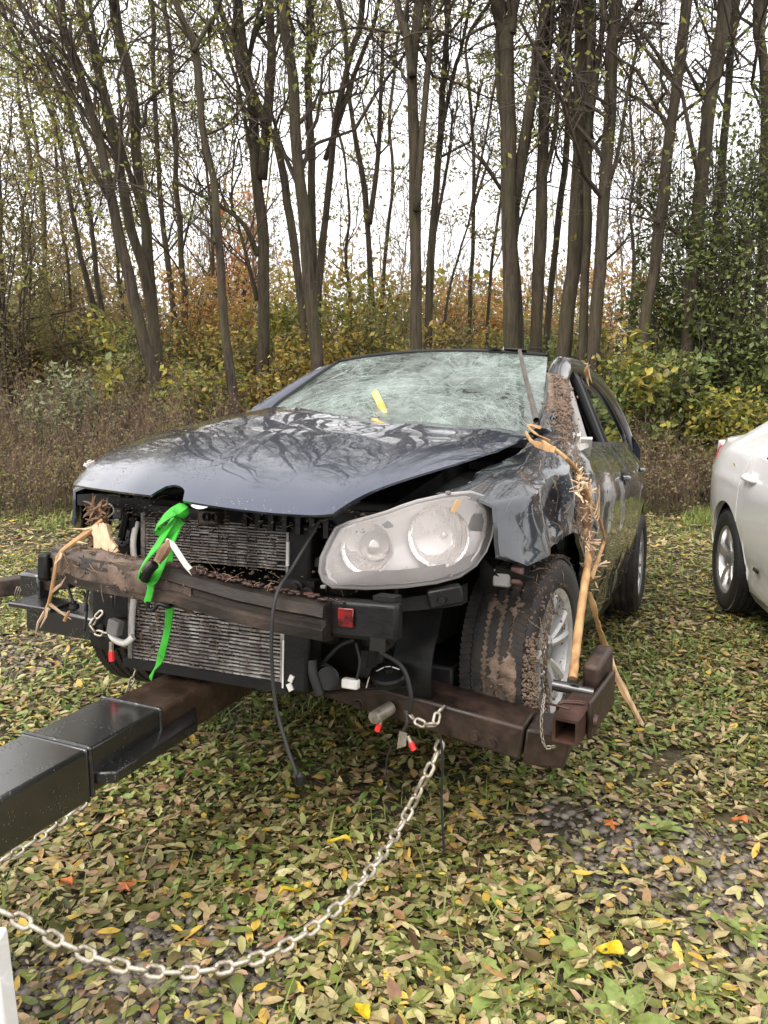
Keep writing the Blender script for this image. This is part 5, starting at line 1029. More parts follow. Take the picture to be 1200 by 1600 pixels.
# wiring and hoses
def wire(name, pts, r, mat='rubberclean', parent=None, n=30, taper=None):
    b = MB(); b.tube(spline(pts, n), r, 6); return b.build(name, MT[mat], parent or CAR, sharp=180)
wire('hanging_cable', [C(500, 812, 1, -.70), C(485, 840, 1, -.73), C(458, 885, 1, -.79), C(432, 930, 1, -.87), C(424, 1000, 1, -.89), C(430, 1095, 1, -.88), C(448, 1165, 1, -.89), C(468, 1222, 1, -.90)], .0048, n=60)
b = MB(); q = C(469, 1224, 1, -.90); b.lathe([(.001, .03), (.012, .02), (.014, 0), (.001, -.012)], q, (0, 0, 1), 12); b.build('cable_plug', MT['black'], CAR)
wire('hose', [C(488, 1032, 1, -.62), C(490, 1055, 1, -.63), C(500, 1085, 1, -.62)], .014, 'rubberclean')
wire('wire', [C(556, 1005, 1, -.58), C(562, 1035, 1, -.60), C(556, 1068, 1, -.60)], .004); wire('wire', [C(592, 1018, 1, -.55), C(628, 1042, 1, -.55), C(642, 1085, 1, -.55), C(640, 1115, 1, -.54)], .007)
wire('wire', [C(630, 1048, 1, -.5), C(605, 1042, 1, -.52), C(580, 1055, 1, -.53), C(572, 1075, 1, -.54)], .002, 'greywhite'); wire('wire', [C(505, 1035, 1, -.56), C(530, 1010, 1, -.56), C(552, 1000, 1, -.56)], .006)
wire('wire', [C(155, 790, 1, -.58), C(172, 788, 1, -.6), C(178, 800, 1, -.6), C(165, 812, 1, -.6), C(185, 812, 1, -.62)], .003, 'greywhite')
wire('rail_edge', [C(505, 1083, 1, -.52), C(570, 1076, 1, -.52), C(640, 1073, 1, -.5)], .006, 'blackm')
b = MB(); b.box(C(548, 1068, 1, -.60), (.05, .025, .028)); bevel(b.build('plug', MT['greywhite'], CAR), .005)
hc = C(607, 1050, 1, -.52); b = MB(); b.lathe([(.001, .014), (.012, .014), (.014, .004), (.052, .002), (.056, -.006), (.05, -.014), (.05, -.024), (.042, -.032), (.001, -.034)], hc, (0, -.35, 1), 28); b.build('horn', MT['black'], CAR, sharp=30)
b = MB(); b.bar(C(586, 1005, 1, -.56), C(580, 1042, 1, -.55), .03, .008); b.build('horn_bracket', MT['blackm'], CAR)
b = MB(); b.tube([C(498, 1050, 1, -.52), C(512, 1060, 1, -.60)], [.03, .034], 14)
for i in range(4): b.lathe([(.036, -.003), (.039, 0), (.036, .003)], C(498 + 4 * i, 1050 + 3 * i, 1, -.53 - .022 * i), (.1, -1, 0), 16)
b.build('corrugated_hose', MT['rubberclean'], CAR, sharp=50, kind='stuff')
for pts in ([(190, 770), (196, 800), (188, 840)], [(205, 765), (200, 800), (190, 845)], [(176, 790), (165, 830), (150, 850)], [(225, 770), (232, 800), (214, 830)], [(245, 768), (248, 795), (246, 815)], [(257, 764), (262, 790), (266, 805)]):
    wire('bay_hose', [C(px, py, 1, -.58 + .02 * (i % 2)) for i, (px, py) in enumerate(pts)], .009, 'blackm')
# wheel arch liner
b = MB(); a = np.linspace(math.radians(-22), math.radians(62), 16); xs = np.linspace(.46, .585, 10)
P = np.array([[(x, -(.385 + .03 * math.cos(3 * t)) * math.cos(t) - .03 + .02 * wob(np.array([[x, t, 0]]), 4, 2)[0], .316 + .385 * math.sin(t)) for x in xs] for t in a]); b.sheet(P, np.array([0, .008, 0])); b.build('arch_liner', MT['black'], CAR)
for sd in (1, -1):
    b = MB(); a = np.linspace(math.radians(55), math.radians(185), 24); P = np.array([[(sd * x, -.392 * math.cos(t), .316 + .392 * math.sin(t)) for x in (.44, .6, .80)] for t in a]); b.sheet(P, np.array([0, 0, .004])); P[..., 1] += WB; b.sheet(P, np.array([0, 0, .004])); b.box((sd * .44, 0, .5), (.01, .7, .5)); b.box((sd * .44, WB, .5), (.01, .7, .5)); b.build('arch_lining', MT['blackm'], CAR, sharp=60, kind='stuff')

# ---- wheels
def wheel(parent, c, side, muddy, R=.316, W=.205, spokes=5, style=0):
    root = empty('wheel'); root.parent = parent; root.location = c
    b = MB(); w = W / 2; ax = (side, 0, 0)
    prof = [(R * .655, -w * .86), (R * .68, -w * .96), (R * .80, -w * 1.03), (R * .92, -w * .97), (R * .965, -w * .84)]
    g = .009
    for c0 in (-.52, -.17, .17, .52): prof += [(R - g * .35, w * (c0 - .06)), (R - g, w * (c0 - .055)), (R - g, w * (c0 + .055)), (R - g * .35, w * (c0 + .06))]
    prof += [(R * .965, w * .84), (R * .92, w * .97), (R * .86, w * 1.02), (R * .80, w * 1.035), (R * .74, w * 1.0), (R * .68, w * .96), (R * .655, w * .86)]
    b.lathe(prof, (0, 0, 0), ax, 64); b.build('tyre', MT['rubber'] if muddy else MT['rubberclean'], root, sharp=35)
    b = MB(); nb = 104
    for (c0, ww, sl) in ((-.72, .17, .35), (-.345, .13, .55), (0, .13, -.5), (.345, .13, -.55), (.70, .19, -.35)):
        for i in range(nb):
            t = 2 * PI * (i + (.5 if ww < .15 else 0)) / nb; rr = R - (.004 if abs(c0) > .6 else .002)
            Rm = rx(t + PI / 2) if False else np.array([[1, 0, 0], [0, math.cos(t), -math.sin(t)], [0, math.sin(t), math.cos(t)]])
            b.box(Rm @ np.array([w * c0, 0, rr]), (w * ww * 1.9, 2 * PI * R / nb * .90, .0075), Rm @ rz(sl))
    b.build('tread_blocks', MT['tread'] if muddy else MT['rubberclean'], root, sharp=20, kind='stuff')
    b = MB(); b.lathe([(R * .655, -w * .86), (R * .60, -w * .7), (R * .56, 0), (R * .585, w * .55), (R * .60, w * .80), (R * .67, w * .90), (R * .672, w * .84), (R * .655, w * .80), (R * .64, w * .70)], (0, 0, 0), ax, 56)
    for i in range(spokes):
        for off in ((-.13, .13) if style == 0 else (0,)):
            t = 2 * PI * i / spokes + off + .3; t2 = 2 * PI * i / spokes + off * 1.7 + .3
            p0 = np.array([side * w * .62, .055 * math.sin(t), .055 * math.cos(t)]); p1 = np.array([side * w * .78, R * .59 * math.sin(t2), R * .59 * math.cos(t2)])
            wd0, wd1 = (.028, .036) if style == 0 else (.05, .075); dr = (p1 - p0) / np.linalg.norm(p1 - p0); tn = np.cross(dr, (side, 0, 0))
            P = np.array([[p0 + (p1 - p0) * s + tn * (wd0 + (wd1 - wd0) * s) / 2 * q + np.array([side, 0, 0]) * (h + .006 * math.sin(PI * s)) for q, h in ((-1, -.022), (-.8, 0), (0, .006), (.8, 0), (1, -.022), (.8, -.035), (-.8, -.035))] for s in np.linspace(0, 1, 6)]); b.grid(P, closev=True)
    b.lathe([(.001, w * .74), (.028, w * .73), (.034, w * .68), (.062, w * .64), (.066, w * .4)], (0, 0, 0), ax, 28); b.build('rim', MT['alloy'] if muddy else MT['alloyclean'], root, sharp=40)
    b = MB(); b.lathe([(.001, w * .12), (.14, w * .12), (.145, -w * .1)], (0, 0, 0), ax, 32); b.build('brake_disc', MT['finsdark'], root)
    b = MB(); b.lathe([(.02, w * .77), (.027, w * .755), (.001, w * .775)], (0, 0, 0), ax, 20); b.build('hub_cap', MT['grey'], root)
    return root
def copy_tree(o, parent=None, loc=None):
    c = o.copy(); COL.objects.link(c); c.parent = parent
    if loc is not None: c.location = loc
    for ch in o.children: copy_tree(ch, c)
    return c
wl = wheel(CAR, (.752, 0, .316), 1, True, W=.226); wl.rotation_euler = (.35, 0, -.10)
wr = copy_tree(wl, CAR, (.765, WB, .316)); wr.rotation_euler = (.8, 0, 0)
wR = copy_tree(wl, CAR, (-.765, 0, .316)); wR.rotation_euler = (0, 0, PI + .06)
wRR = copy_tree(wl, CAR, (-.765, WB, .316)); wRR.rotation_euler = (0, 0, PI)
def on_tyre(rg, n):
    t = rg.uniform(-1.6, 2.4, n); x = .10 - np.abs(rg.normal(size=n)) * .045; lump = np.clip(np.abs(rg.normal(size=n)), 0, 1)
    keep = np.where(rg.random(n) < .6, rg.uniform(-1.3, .35, n), t); t = keep
    rr = .316 + .002; c = np.stack([.765 + x, -rr * np.cos(t), .316 + rr * np.sin(t)], 1); nrm = np.stack([0 * t, -np.cos(t), np.sin(t)], 1); return c, nrm
mud_patch('mud', on_tyre, 1700, (.0015, .006), CAR, 21, 70)
tt, ss = np.meshgrid(np.linspace(-1.35, .75, 90), np.linspace(0, 1, 30), indexing='ij'); xo = -.045 + .148 * ss; rr_ = .3155 - .030 * np.clip((ss - .82) / .18, 0, 1) ** 2
ca_, sa_ = math.cos(-.10), math.sin(-.10); PP = np.stack([.752 + xo * ca_ + rr_ * np.cos(tt) * sa_, xo * sa_ - rr_ * np.cos(tt) * ca_, .316 + rr_ * np.sin(tt)], -1)
smear('mud', PP, np.stack([0 * tt, -np.cos(tt), np.sin(tt)], -1), .012, 6)
def on_rim(rg, n):
    t = rg.uniform(0, 6.28, n); r = rg.uniform(.12, .30, n); t = np.where(rg.random(n) < .6, rg.uniform(2.2, 4.4, n), t); return np.stack([.765 + np.where(r > .2, .104, .085), -r * np.cos(t + PI), .316 + r * np.sin(t)], 1), np.tile([1., 0, 0], (n, 1))
mud_patch('mud', on_rim, 900, (.002, .007), CAR, 22, 50)

# ------------------------------------------------------------------ wheel lift of the tow truck (own frame: yaw only)
LIFT = empty('wheel_lift', M=LIFT_M)
tag(LIFT, 'black and rusty brown tow truck wheel lift carrying the front wheels of the wreck', 'wheel lift')
def Lz(px, py, z):                                       # lift-frame point at height z
    return (np.linalg.inv(LIFT_M) @ np.append(onground(px, py, z), 1))[:3]
bx0 = -.215; ztop = .50
b = MB(); b.box((bx0, -1.92, ztop - .07), (.225, 1.75, .14)); o = bevel(b.build('outer_boom', MT['blacksteel'], LIFT, sharp=30), .010, 3)
b = MB(); b.box((bx0, -.92, ztop - .066), (.212, .30, .126)); bevel(b.build('boom_collar', MT['blacksteel'], LIFT, sharp=30), .008, 3)
b = MB(); b.box((bx0 + .008, -.46, ztop - .072), (.185, .80, .124)); bevel(b.build('inner_boom', MT['brownwet'], LIFT, sharp=30), .014, 3)
b = MB(); P = np.array([(bx0 + .105, -1.03, ztop - .075), (bx0 + .15, -1.0, ztop - .078), (bx0 + .15, -.66, ztop - .078), (bx0 + .10, -.60, ztop - .06), (bx0 + .105, -1.03, ztop - .108), (bx0 + .15, -1.0, ztop - .11), (bx0 + .15, -.66, ztop - .11), (bx0 + .10, -.60, ztop - .095)])
b.add(P, [(0, 1, 2, 3), (7, 6, 5, 4), (0, 4, 5, 1), (1, 5, 6, 2), (2, 6, 7, 3), (3, 7, 4, 0)]); bevel(b.build('gusset', MT['blacksteel'], LIFT, sharp=30), .004)
b = MB(); b.box((bx0, -1.055, ztop - .07), (.227, .010, .143)); bevel(b.build('weld_band', MT['blacksteel'], LIFT, sharp=30), .004)
# cross beam, lower on the side nearest the camera
yF = -.42
cb = [L(45, 946, 1, yF), L(700, 1098, 1, yF), L(850, 1148, 1, yF)]; cl = [L(45, 985, 1, yF), L(700, 1152, 1, yF), L(838, 1204, 1, yF)]
def beamseg(name, t0, t1, l0, l1, dep, mat, par=LIFT):
    P = np.array([t0, t1, l1, l0]); Q = P + np.array([0, dep, 0]); b = MB(); b.add(np.concatenate([P, Q]), [(0, 3, 2, 1), (4, 5, 6, 7), (0, 1, 5, 4), (1, 2, 6, 5), (2, 3, 7, 6), (3, 0, 4, 7)]); return bevel(b.build(name, mat, par, sharp=30), .008, 2)
lA, lB = L(505, 1090, 1, yF), L(790, 1182, 1, yF); tA = L(505, 1050, 1, yF)
beamseg('cross_beam', L(150, 962, 1, yF), tA, L(150, 1003, 1, yF), lA, .15, MT['blacksteel'])
beamseg('wheel_grid_beam', tA, L(820, 1138, 1, yF), lA, L(812, 1189, 1, yF), .16, MT['rust'])
beamseg('beam_foot', L(822, 1139, 1, yF - .003), L(893, 1150, 1, yF + .05), L(815, 1195, 1, yF - .003), L(880, 1203, 1, yF + .05), .14, MT['rust'])
beamseg('beam_foot', L(40, 944, 1, yF - .005), L(165, 972, 1, yF - .005), L(40, 984, 1, yF - .005), L(165, 1006, 1, yF - .005), .13, MT['blacksteel'])
b = MB(); b.bar(L(35, 938, 1, yF + .04), L(100, 948, 1, yF + .04), .13, .018); bevel(b.build('cap_plate', MT['blacksteel'], LIFT), .004)
# right hand side: open receiver tube, pin and upright end plate
rc = L(883, 1143, 1, -.50); tl = .28; w_, t_ = .068, .008; dirr = np.array([.10, 1, .02]); dirr /= np.linalg.norm(dirr); Rr = np.stack([np.cross(dirr, (0, 0, 1)) / np.linalg.norm(np.cross(dirr, (0, 0, 1))), dirr, np.cross(np.cross(dirr, (0, 0, 1)), dirr)], 1)
b = MB()
for dx, dz, sx_, sz_ in ((0, w_ / 2 - t_ / 2, w_, t_), (0, -w_ / 2 + t_ / 2, w_, t_), (w_ / 2 - t_ / 2, 0, t_, w_ - 2 * t_), (-w_ / 2 + t_ / 2, 0, t_, w_ - 2 * t_)): b.box(rc + Rr @ np.array([dx, tl / 2, dz]), (sx_, tl, sz_), Rr)
b.build('receiver_tube', MT['rustred'], LIFT, sharp=30)
b = MB(); b.box(rc + Rr @ np.array([0, tl - .05, 0]), (w_ - .02, .02, w_ - .02), Rr); b.build('tube_plug', MT['rust'], LIFT)
b = MB(); b.tube(np.array([L(864, 1070, 1, -.30), L(928, 1083, 1, -.30)]), .016, 14); b.build('pin', MT['oldsteel'], LIFT, sharp=40)
p0, p1 = L(918, 1092, 1, -.26), L(926, 1130, 1, -.30)
b = MB(); b.box(rc + Rr @ np.array([.043, .20, .01]), (.014, .26, .11), Rr); bevel(b.build('side_plate', MT['rust'], LIFT), .006)
b = MB(); b.box(rc + Rr @ np.array([.006, .30, .055]), (.052, .16, .12), Rr @ rx(.10)); bevel(b.build('wheel_arm', MT['rust'], LIFT), .012, 2)
b = MB(); b.lathe([(.001, .012), (.016, .010), (.018, 0)], rc + Rr @ np.array([.050, .10, .0]), Rr[:, 0], 12); b.build('bolt', MT['rustred'], LIFT)
b = MB()
for y0_, hw_, zt_ in ((-1.046, .1145, ztop + .001), (-.770, .107, ztop - .004)):
    pl = np.array([(bx0 - hw_, y0_, zt_ - .13), (bx0 - hw_, y0_, zt_), (bx0 + hw_, y0_, zt_), (bx0 + hw_, y0_, zt_ - .13)]); q = np.concatenate([pl[i] + (pl[i + 1] - pl[i]) * np.linspace(0, 1, 40)[:, None] for i in range(3)])
    b.tubes(q[None], (.0055 + .0025 * np.abs(wob(q, 60, 3)))[None], 6)
b.build('weld_bead', MT['oldsteel'], LIFT, sharp=180, kind='stuff')
rg = np.random.default_rng(77); b = MB()
for px, py in ((560, 1100), (742, 1150), (770, 1160)): b.lathe([(.001, .010), (.011, .010), (.012, 0), (.018, -.001), (.018, -.006)], L(px, py, 1, yF - .003), (0, -1, 0), 12)
b.build('bolts', MT['rust'], LIFT, kind='stuff')
# tie wire round the tube
b = MB(); a = np.linspace(0, 2 * PI, 30)
for k in range(2): b.tubes((rc + np.stack([(w_ * .62) * np.sign(np.cos(a)) * np.abs(np.cos(a)) ** .5, .10 + .012 * k + .008 * np.sin(2 * a), (w_ * .6) * np.sign(np.sin(a)) * np.abs(np.sin(a)) ** .5], 1) @ np.eye(3))[None], .0035, 5)
b.tubes(spline([L(852, 1098, 1, -.42), L(868, 1102, 1, -.46), L(890, 1108, 1, -.47)], 12)[None], .0035, 5)
b.build('tie_wire', MT['rustred'], LIFT, sharp=180, kind='stuff')
# left hand side arm, reaching out of the picture
q0, q1 = L(118, 902, 1, -.30), L(-90, 930, 1, -.30)
b = MB(); b.bar(q0, q1, .075, .072); bevel(b.build('wheel_arm', MT['rust'], LIFT), .010, 2)
b = MB(); b.box(L(62, 912, 1, -.31), (.10, .10, .10)); bevel(b.build('arm_socket', MT['blacksteel'], LIFT), .010, 2)
b = MB(); a = np.linspace(0, 2 * PI, 24); cc = L(38, 920, 1, -.30)
for k in range(3): b.tubes((cc + np.stack([.012 * k + .01 * np.sin(a), .045 * np.cos(a), .045 * np.sin(a) + .012 * np.cos(a)], 1))[None], .0032, 5)
b.build('tie_wire', MT['darkchain'], LIFT, sharp=180, kind='stuff')
# grease stub, levers with red tips, steel tag
gs = L(600, 1112, 1, -.47); b = MB(); b.lathe([(.001, .05), (.018, .05), (.020, .044), (.020, -.03)], gs, (-.25, -1, -.05), 18); b.build('pivot_stub', MT['darkchain'], LIFT, sharp=40)
for px, py, qx, qy in ((596, 1122, 589, 1142), (637, 1150, 647, 1172)):
    A, B_ = L(px, py, 1, -.50), L(qx, qy, 1, -.505); b = MB(); b.tube([A, A + (B_ - A) * .5], .006, 8); lv = b.build('lever', MT['galv'], LIFT); b = MB(); b.tube([A + (B_ - A) * .45, B_], .0085, 8); b.build('red_grip', MT['red'], lv)
b = MB(); P = np.array([L(624, 1142, 1, -.50), L(636, 1146, 1, -.50), L(634, 1166, 1, -.50), L(620, 1170, 1, -.50)]); b.sheet(np.array([[P[0], P[1]], [P[3], P[2]]]), np.array([0, .003, 0])); b.build('steel_tag', MT['darkchain'], LIFT)
b = MB(); P = spline([L(632, 1110, 1, -.47), L(636, 1128, 1, -.48), L(630, 1146, 1, -.49)], 10); b.tube(P, .006, 6); b.build('hook', MT['rust'], LIFT)
b = MB(); b.tube(spline([L(612, 1165, 1, -.45), L(604, 1190, 1, -.45), L(607, 1225, 1, -.44), L(618, 1240, 1, -.44)], 16), .003, 5); b.build('hanging_wire', MT['rubberclean'], LIFT)
b = MB(); b.tube(spline([L(688, 1150, 1, -.45), L(692, 1190, 1, -.45), L(690, 1250, 1, -.45), L(694, 1330, 1, -.46)], 16), .004, 5); b.build('hanging_hose', MT['rubberclean'], LIFT)

# ------------------------------------------------------------------ chains
_link = {}
def link_mesh(ln, wd, r, mat):
    key = (ln, wd, r, mat.name)
    if key not in _link:
        a = np.linspace(0, 2 * PI, 18, endpoint=False); s = (ln - wd) / 2
        P = np.stack([np.cos(a) * (wd / 2 - r) + np.where(np.cos(a) >= 0, 1, -1) * s, np.sin(a) * (wd / 2 - r), 0 * a], 1)
        P = np.concatenate([P, P[:1]]); bb = MB(); bb.tubes(P[None], r, 7, ref=(0, 0, 1)); o = bb.build('link', mat, None, sharp=180); _link[key] = o.data; bpy.data.objects.remove(o)
    return _link[key]
def chain(label, pts, ln, mat, group='steel chains of the wheel lift', wd=None, r=None, name='safety_chain', twist=0.0):
    wd = wd or ln * .66; r = r or ln * .108; me = link_mesh(ln, wd, r, mat); pitch = ln - 2 * r - .0005
    S = spline(pts, 400); d = np.concatenate([[0], np.cumsum(np.linalg.norm(np.diff(S, axis=0), axis=1))]); n = max(2, int(d[-1] / pitch))
    root = empty(name, loc=S[0]); rg = np.random.default_rng(n)
    for i in range(n):
        t0, t1 = d[-1] * i / n, d[-1] * (i + 1) / n
        A = np.array([np.interp(t0, d, S[:, k]) for k in range(3)]); B_ = np.array([np.interp(t1, d, S[:, k]) for k in range(3)])
        t = (B_ - A) / np.linalg.norm(B_ - A); u = np.cross(t, (0, 0, 1) if abs(t[2]) < .95 else (0, 1, 0)); u /= np.linalg.norm(u); v = np.cross(t, u); a = (PI / 4 if i % 2 else -PI / 4) + rg.uniform(-.22, .22) + twist
        w = np.cos(a) * u + np.sin(a) * v; M4 = np.eye(4); M4[:3, 0] = t; M4[:3, 1] = w; M4[:3, 2] = np.cross(t, w); M4[:3, 3] = (A + B_) / 2 - S[0]
        o = bpy.data.objects.new('link', me); COL.objects.link(o); o.parent = root; o.matrix_local = Matrix(M4.tolist())
    tag(root, label, 'chain', group)
def W_(px, py, z): return onground(px, py, z)
def LW(px, py, y): return (LIFT_M @ np.append(L(px, py, 1, y), 1))[:3]
c0 = LW(690, 1158, -.40)
chain('long pale steel chain sagging from the lift across the ground to the lower left', [c0, LW(672, 1200, -.47), at(632, 1280, 2.10), at(590, 1345, 1.95), at(530, 1415, 1.80), at(450, 1475, 1.68), at(360, 1510, 1.60), at(270, 1520, 1.55), at(180, 1507, 1.52), at(100, 1475, 1.50), at(40, 1442, 1.49), at(-60, 1395, 1.48)], .050, MT['galv'])
chain('short pale chain loop hooked over the front edge of the wheel lift beam', [LW(637, 1112, -.46), LW(645, 1124, -.475), LW(660, 1128, -.475), LW(668, 1136, -.475), LW(680, 1132, -.475), LW(683, 1115, -.46), LW(694, 1104, -.42)], .040, MT['galv'])
chain('thin dangling chain with small links beside the front wheel rim', [LW(851, 1085, -.40), LW(848, 1105, -.46), LW(846, 1130, -.47), LW(848, 1155, -.475), LW(853, 1168, -.475), LW(868, 1166, -.475)], .017, MT['darkchain'])
chain('chain running behind the boom towards the lower left', [W_(135, 1252, .16), W_(100, 1280, .14), W_(60, 1310, .12), W_(20, 1335, .11), W_(-40, 1370, .10)], .042, MT['galv'])
chain('twisted chain piece by the coolant pipe, left of the radiator', [LW(160, 955, -.48), LW(148, 968, -.50), LW(142, 982, -.51), LW(155, 990, -.51), LW(172, 992, -.51)], .040, MT['galv'])
chain('taut chain hanging straight down in front of the far front wheel', [LW(216, 1034, -.42), LW(212, 1050, -.43), LW(204, 1068, -.45), LW(198, 1082, -.46)], .036, MT['darkchain'])

# ------------------------------------------------------------------ strap and the pieces of wood
def ribbon(pts, w, widthdir, th=.003, n=40, twist=None):
    S = spline(pts, n); wd = np.array(widthdir, float); k = len(S); t = np.gradient(S, axis=0); t /= np.linalg.norm(t, axis=1, keepdims=True)
    wv = wd - (t @ wd)[:, None] * t; wv /= np.linalg.norm(wv, axis=1, keepdims=True)
    if twist is not None:
        nn = np.cross(t, wv); tw = np.interp(np.linspace(0, 1, k), np.linspace(0, 1, len(twist)), twist)[:, None]; wv = wv * np.cos(tw) + nn * np.sin(tw)
    W = np.broadcast_to(np.asarray(w, float), (k,))[:, None]; nn = np.cross(t, wv)
    return np.stack([S - wv * W / 2, S + nn * .0015, S + wv * W / 2], 1), nn[:, None] * th
STR = empty('ratchet_strap', M=CAR_M)
tag(STR, 'bright green webbing strap knotted round the crash beam with a black hook', 'strap')
def rib(name, pts, w, wd, mat='green', twist=None, n=40, th=.003):
    b = MB(); P, off = ribbon(pts, w, wd, th, n, twist); b.sheet(P, off); return b.build(name, MT[mat], STR, sharp=60)
rib('webbing', [C(284, 795, 1, -.77), C(262, 828, 1, -.83), C(243, 858, 1, -.88), C(224, 884, 1, -.93), C(219, 900, 1, -.935), C(232, 908, 1, -.92), C(246, 890, 1, -.91), C(262, 855, 1, -.86), C(275, 825, 1, -.81)], [.034] * 40, (1, 0, .3), twist=(0, .2, .1, .5, 1.2, .6, .1, 0, 0))
rib('knot', [C(286, 793, 1, -.79), C(272, 800, 1, -.82), C(256, 812, 1, -.84), C(246, 826, 1, -.84), C(262, 830, 1, -.83), C(282, 812, 1, -.80)], .032, (.6, 0, -.6), twist=(0, .4, .9, .4, 0))
b = MB(); b.tube(spline([C(276, 802, 1, -.80), C(284, 798, 1, -.81), C(285, 806, 1, -.80)], 10), [.016, .018, .02, .021, .021, .021, .02, .019, .016, .012], 10); b.build('knot_bulge', MT['green'], STR)
rib('webbing', [C(233, 905, 1, -.90), C(236, 920, 1, -.905), C(230, 942, 1, -.90)], .020, (1, 0, 0), n=14)
rib('webbing', [C(266, 948, 1, -.84), C(262, 985, 1, -.80), C(252, 1025, 1, -.77), C(243, 1045, 1, -.75), C(236, 1060, 1, -.73)], np.interp(np.linspace(0, 1, 30), [0, .6, .8, 1], [.024, .024, .012, .016]), (1, 0, 0), n=30, twist=(0, .3, .1, 1.2, .5))
rib('webbing', [C(264, 855, 1, -.80), C(266, 870, 1, -.80), C(265, 884, 1, -.80)], .022, (1, 0, 0), n=10)
b = MB(); b.tube(spline([C(226, 905, 1, -.935), C(232, 893, 1, -.94), C(242, 882, 1, -.94)], 12), np.linspace(.014, .012, 12), 10); b.build('handle_grip', MT['black'], STR)
b = MB(); b.tube(spline([C(231, 940, 1, -.905), C(232, 952, 1, -.905), C(240, 953, 1, -.905), C(248, 944, 1, -.90), C(262, 948, 1, -.89), C(270, 944, 1, -.86)], 26), .006, 8); b.build('hook', MT['black'], STR)
def twig_piece(label, pts, rad, mat, M4=CAR_M, n=24, splinters=0, name='splintered_wood', cat='wood', ref=None, seed=1, group='splintered wood stuck in the wreck', sides=7, frame_parent=True):
    rg = np.random.default_rng(seed); S = spline(pts, n); root = empty(name, M=M4); b = MB()
    b.tube(S, np.interp(np.linspace(0, 1, n), np.linspace(0, 1, len(rad)), rad) * (1 + .05 * rg.normal(size=n)), sides); b.build('stem', MT[mat], root, sharp=40)
    if splinters:
        b = MB()
        for i in range(splinters):
            c = S[rg.integers(2, n - 2)]; d = rg.normal(size=3) * [.5, .5, 1] + [.2, -.2, 0]; d /= np.linalg.norm(d); l = rg.uniform(.03, .09)
            b.tube(np.array([c, c + d * l * .5 + rg.normal(size=3) * .004, c + d * l]), [.006, .004, .0008], 4)
        b.build('splinters', MT['woodpale' if mat == 'wood' else mat], root, sharp=30, kind='stuff')
    tag(root, label, cat, group); return root
def Cw(px, py, x): return C(px, py, 0, x)
br = twig_piece('long split branch leaning down the wing to the wheel lift, tan and splintered', [Cw(848, 690, .80), Cw(880, 712, .88), Cw(903, 738, .915), Cw(912, 775, .93), Cw(917, 820, .945), Cw(920, 865, .955), Cw(914, 910, .96), Cw(907, 960, .965), Cw(900, 1015, .97), Cw(895, 1060, .975)], [.006, .007, .008, .009, .010, .011, .012, .0125, .013, .0135], 'wood', n=40, splinters=0, seed=3, sides=9)
b = MB(); b.tube(spline([Cw(905, 745, .95), Cw(922, 780, .965), Cw(938, 815, .97), Cw(947, 850, .975)], 14), [.008, .008, .008, .008, .008, .0075, .007, .007, .0065, .006, .006, .005, .004, .002], 7); b.build('side_shoot', MT['wood'], br, sharp=40)
b = MB(); b.tube(spline([Cw(922, 905, .965), Cw(932, 880, .97), Cw(945, 845, .97)], 10), np.linspace(.010, .005, 10), 7); b.build('side_shoot', MT['wood'], br, sharp=40)
b = MB(); rg = np.random.default_rng(12)
for (px, py, k, sp) in ((906, 752, 26, .022), (916, 775, 14, .02), (922, 800, 8, .02), (920, 850, 26, .024), (926, 882, 16, .04), (925, 905, 6, .03), (912, 790, 8, .02)):
    for i in range(k):
        c = Cw(px, py, .955) + rg.normal(size=3) * [.006, .018, .018]; d = rg.normal(size=3) * [.7, .8, .6] + [.4, .2, 0]; d /= np.linalg.norm(d); l = rg.uniform(.4, 1) * sp * 1.6
        b.bar(c, c + d * l, .0045 * rg.uniform(.4, 1.4), .0014, up=rg.normal(size=3))
b.build('splinters', MT['woodpale'], br, sharp=20, kind='stuff')
b = MB(); Sb = spline([Cw(906, 752, .927), Cw(913, 780, .935), Cw(918, 822, .947), Cw(921, 862, .956), Cw(918, 890, .957)], 40); rad_ = .014 + .004 * wob(Sb, 40, 2)
b.tubes(Sb[None], rad_[None], 9); q = b.V[0].reshape(40, 9, 3); b.V[0] = (Sb[:, None] + (q - Sb[:, None]) * (1 + .35 * wob(q, 70, 3))[..., None]).reshape(-1, 3); b.build('bark_sleeve', MT['bark_bit'], br, sharp=60)
b = MB(); a = np.linspace(0, 5.2, 30)
for k in range(3): b.tubes((Cw(930, 782, .975) + np.stack([.008 * np.cos(a * .7), (.04 + .008 * k) * np.sin(a), (.045 + .01 * k) * np.cos(a + .5 * k)], 1))[None], .0022, 4)
b.build('bark_curl', MT['woodpale'], br, sharp=180, kind='stuff')
b = MB(); S, off = ribbon([Cw(845, 668, .76), Cw(826, 664, .72), Cw(836, 676, .75), Cw(860, 690, .81)], .012, (0, .3, 1), .003, 24, (0, 1, 2, .5)); b.sheet(S, off); S, off = ribbon([Cw(822, 676, .72), Cw(832, 690, .76), Cw(855, 700, .83), Cw(868, 703, .86)], [.012] * 10 + [.02] * 14, (0, .3, 1), .003, 24); b.sheet(S, off); b.build('peeled_strip', MT['wood'], br, sharp=40, kind='stuff')
HS = empty('hanging_bark_strip', M=CAR_M); b = MB()
hp = [C(922, 925, 0, .975), C(932, 965, 0, .99), C(945, 1005, 1, .05), C(958, 1045, 1, .06), C(978, 1085, 1, .08), C(999, 1126, 1, .10)]
S, off = ribbon(hp, np.interp(np.linspace(0, 1, 40), [0, .1, .2, .5, .8, 1], [.008, .022, .012, .020, .022, .010]), (1, .2, .2), .006, 40, (0, .5, .1, .4, -.2, .2)); S = S + .002 * wob(S, 30, 2)[..., None]; b.sheet(S, off); b.build('strip', MT['wood'], HS, sharp=40)
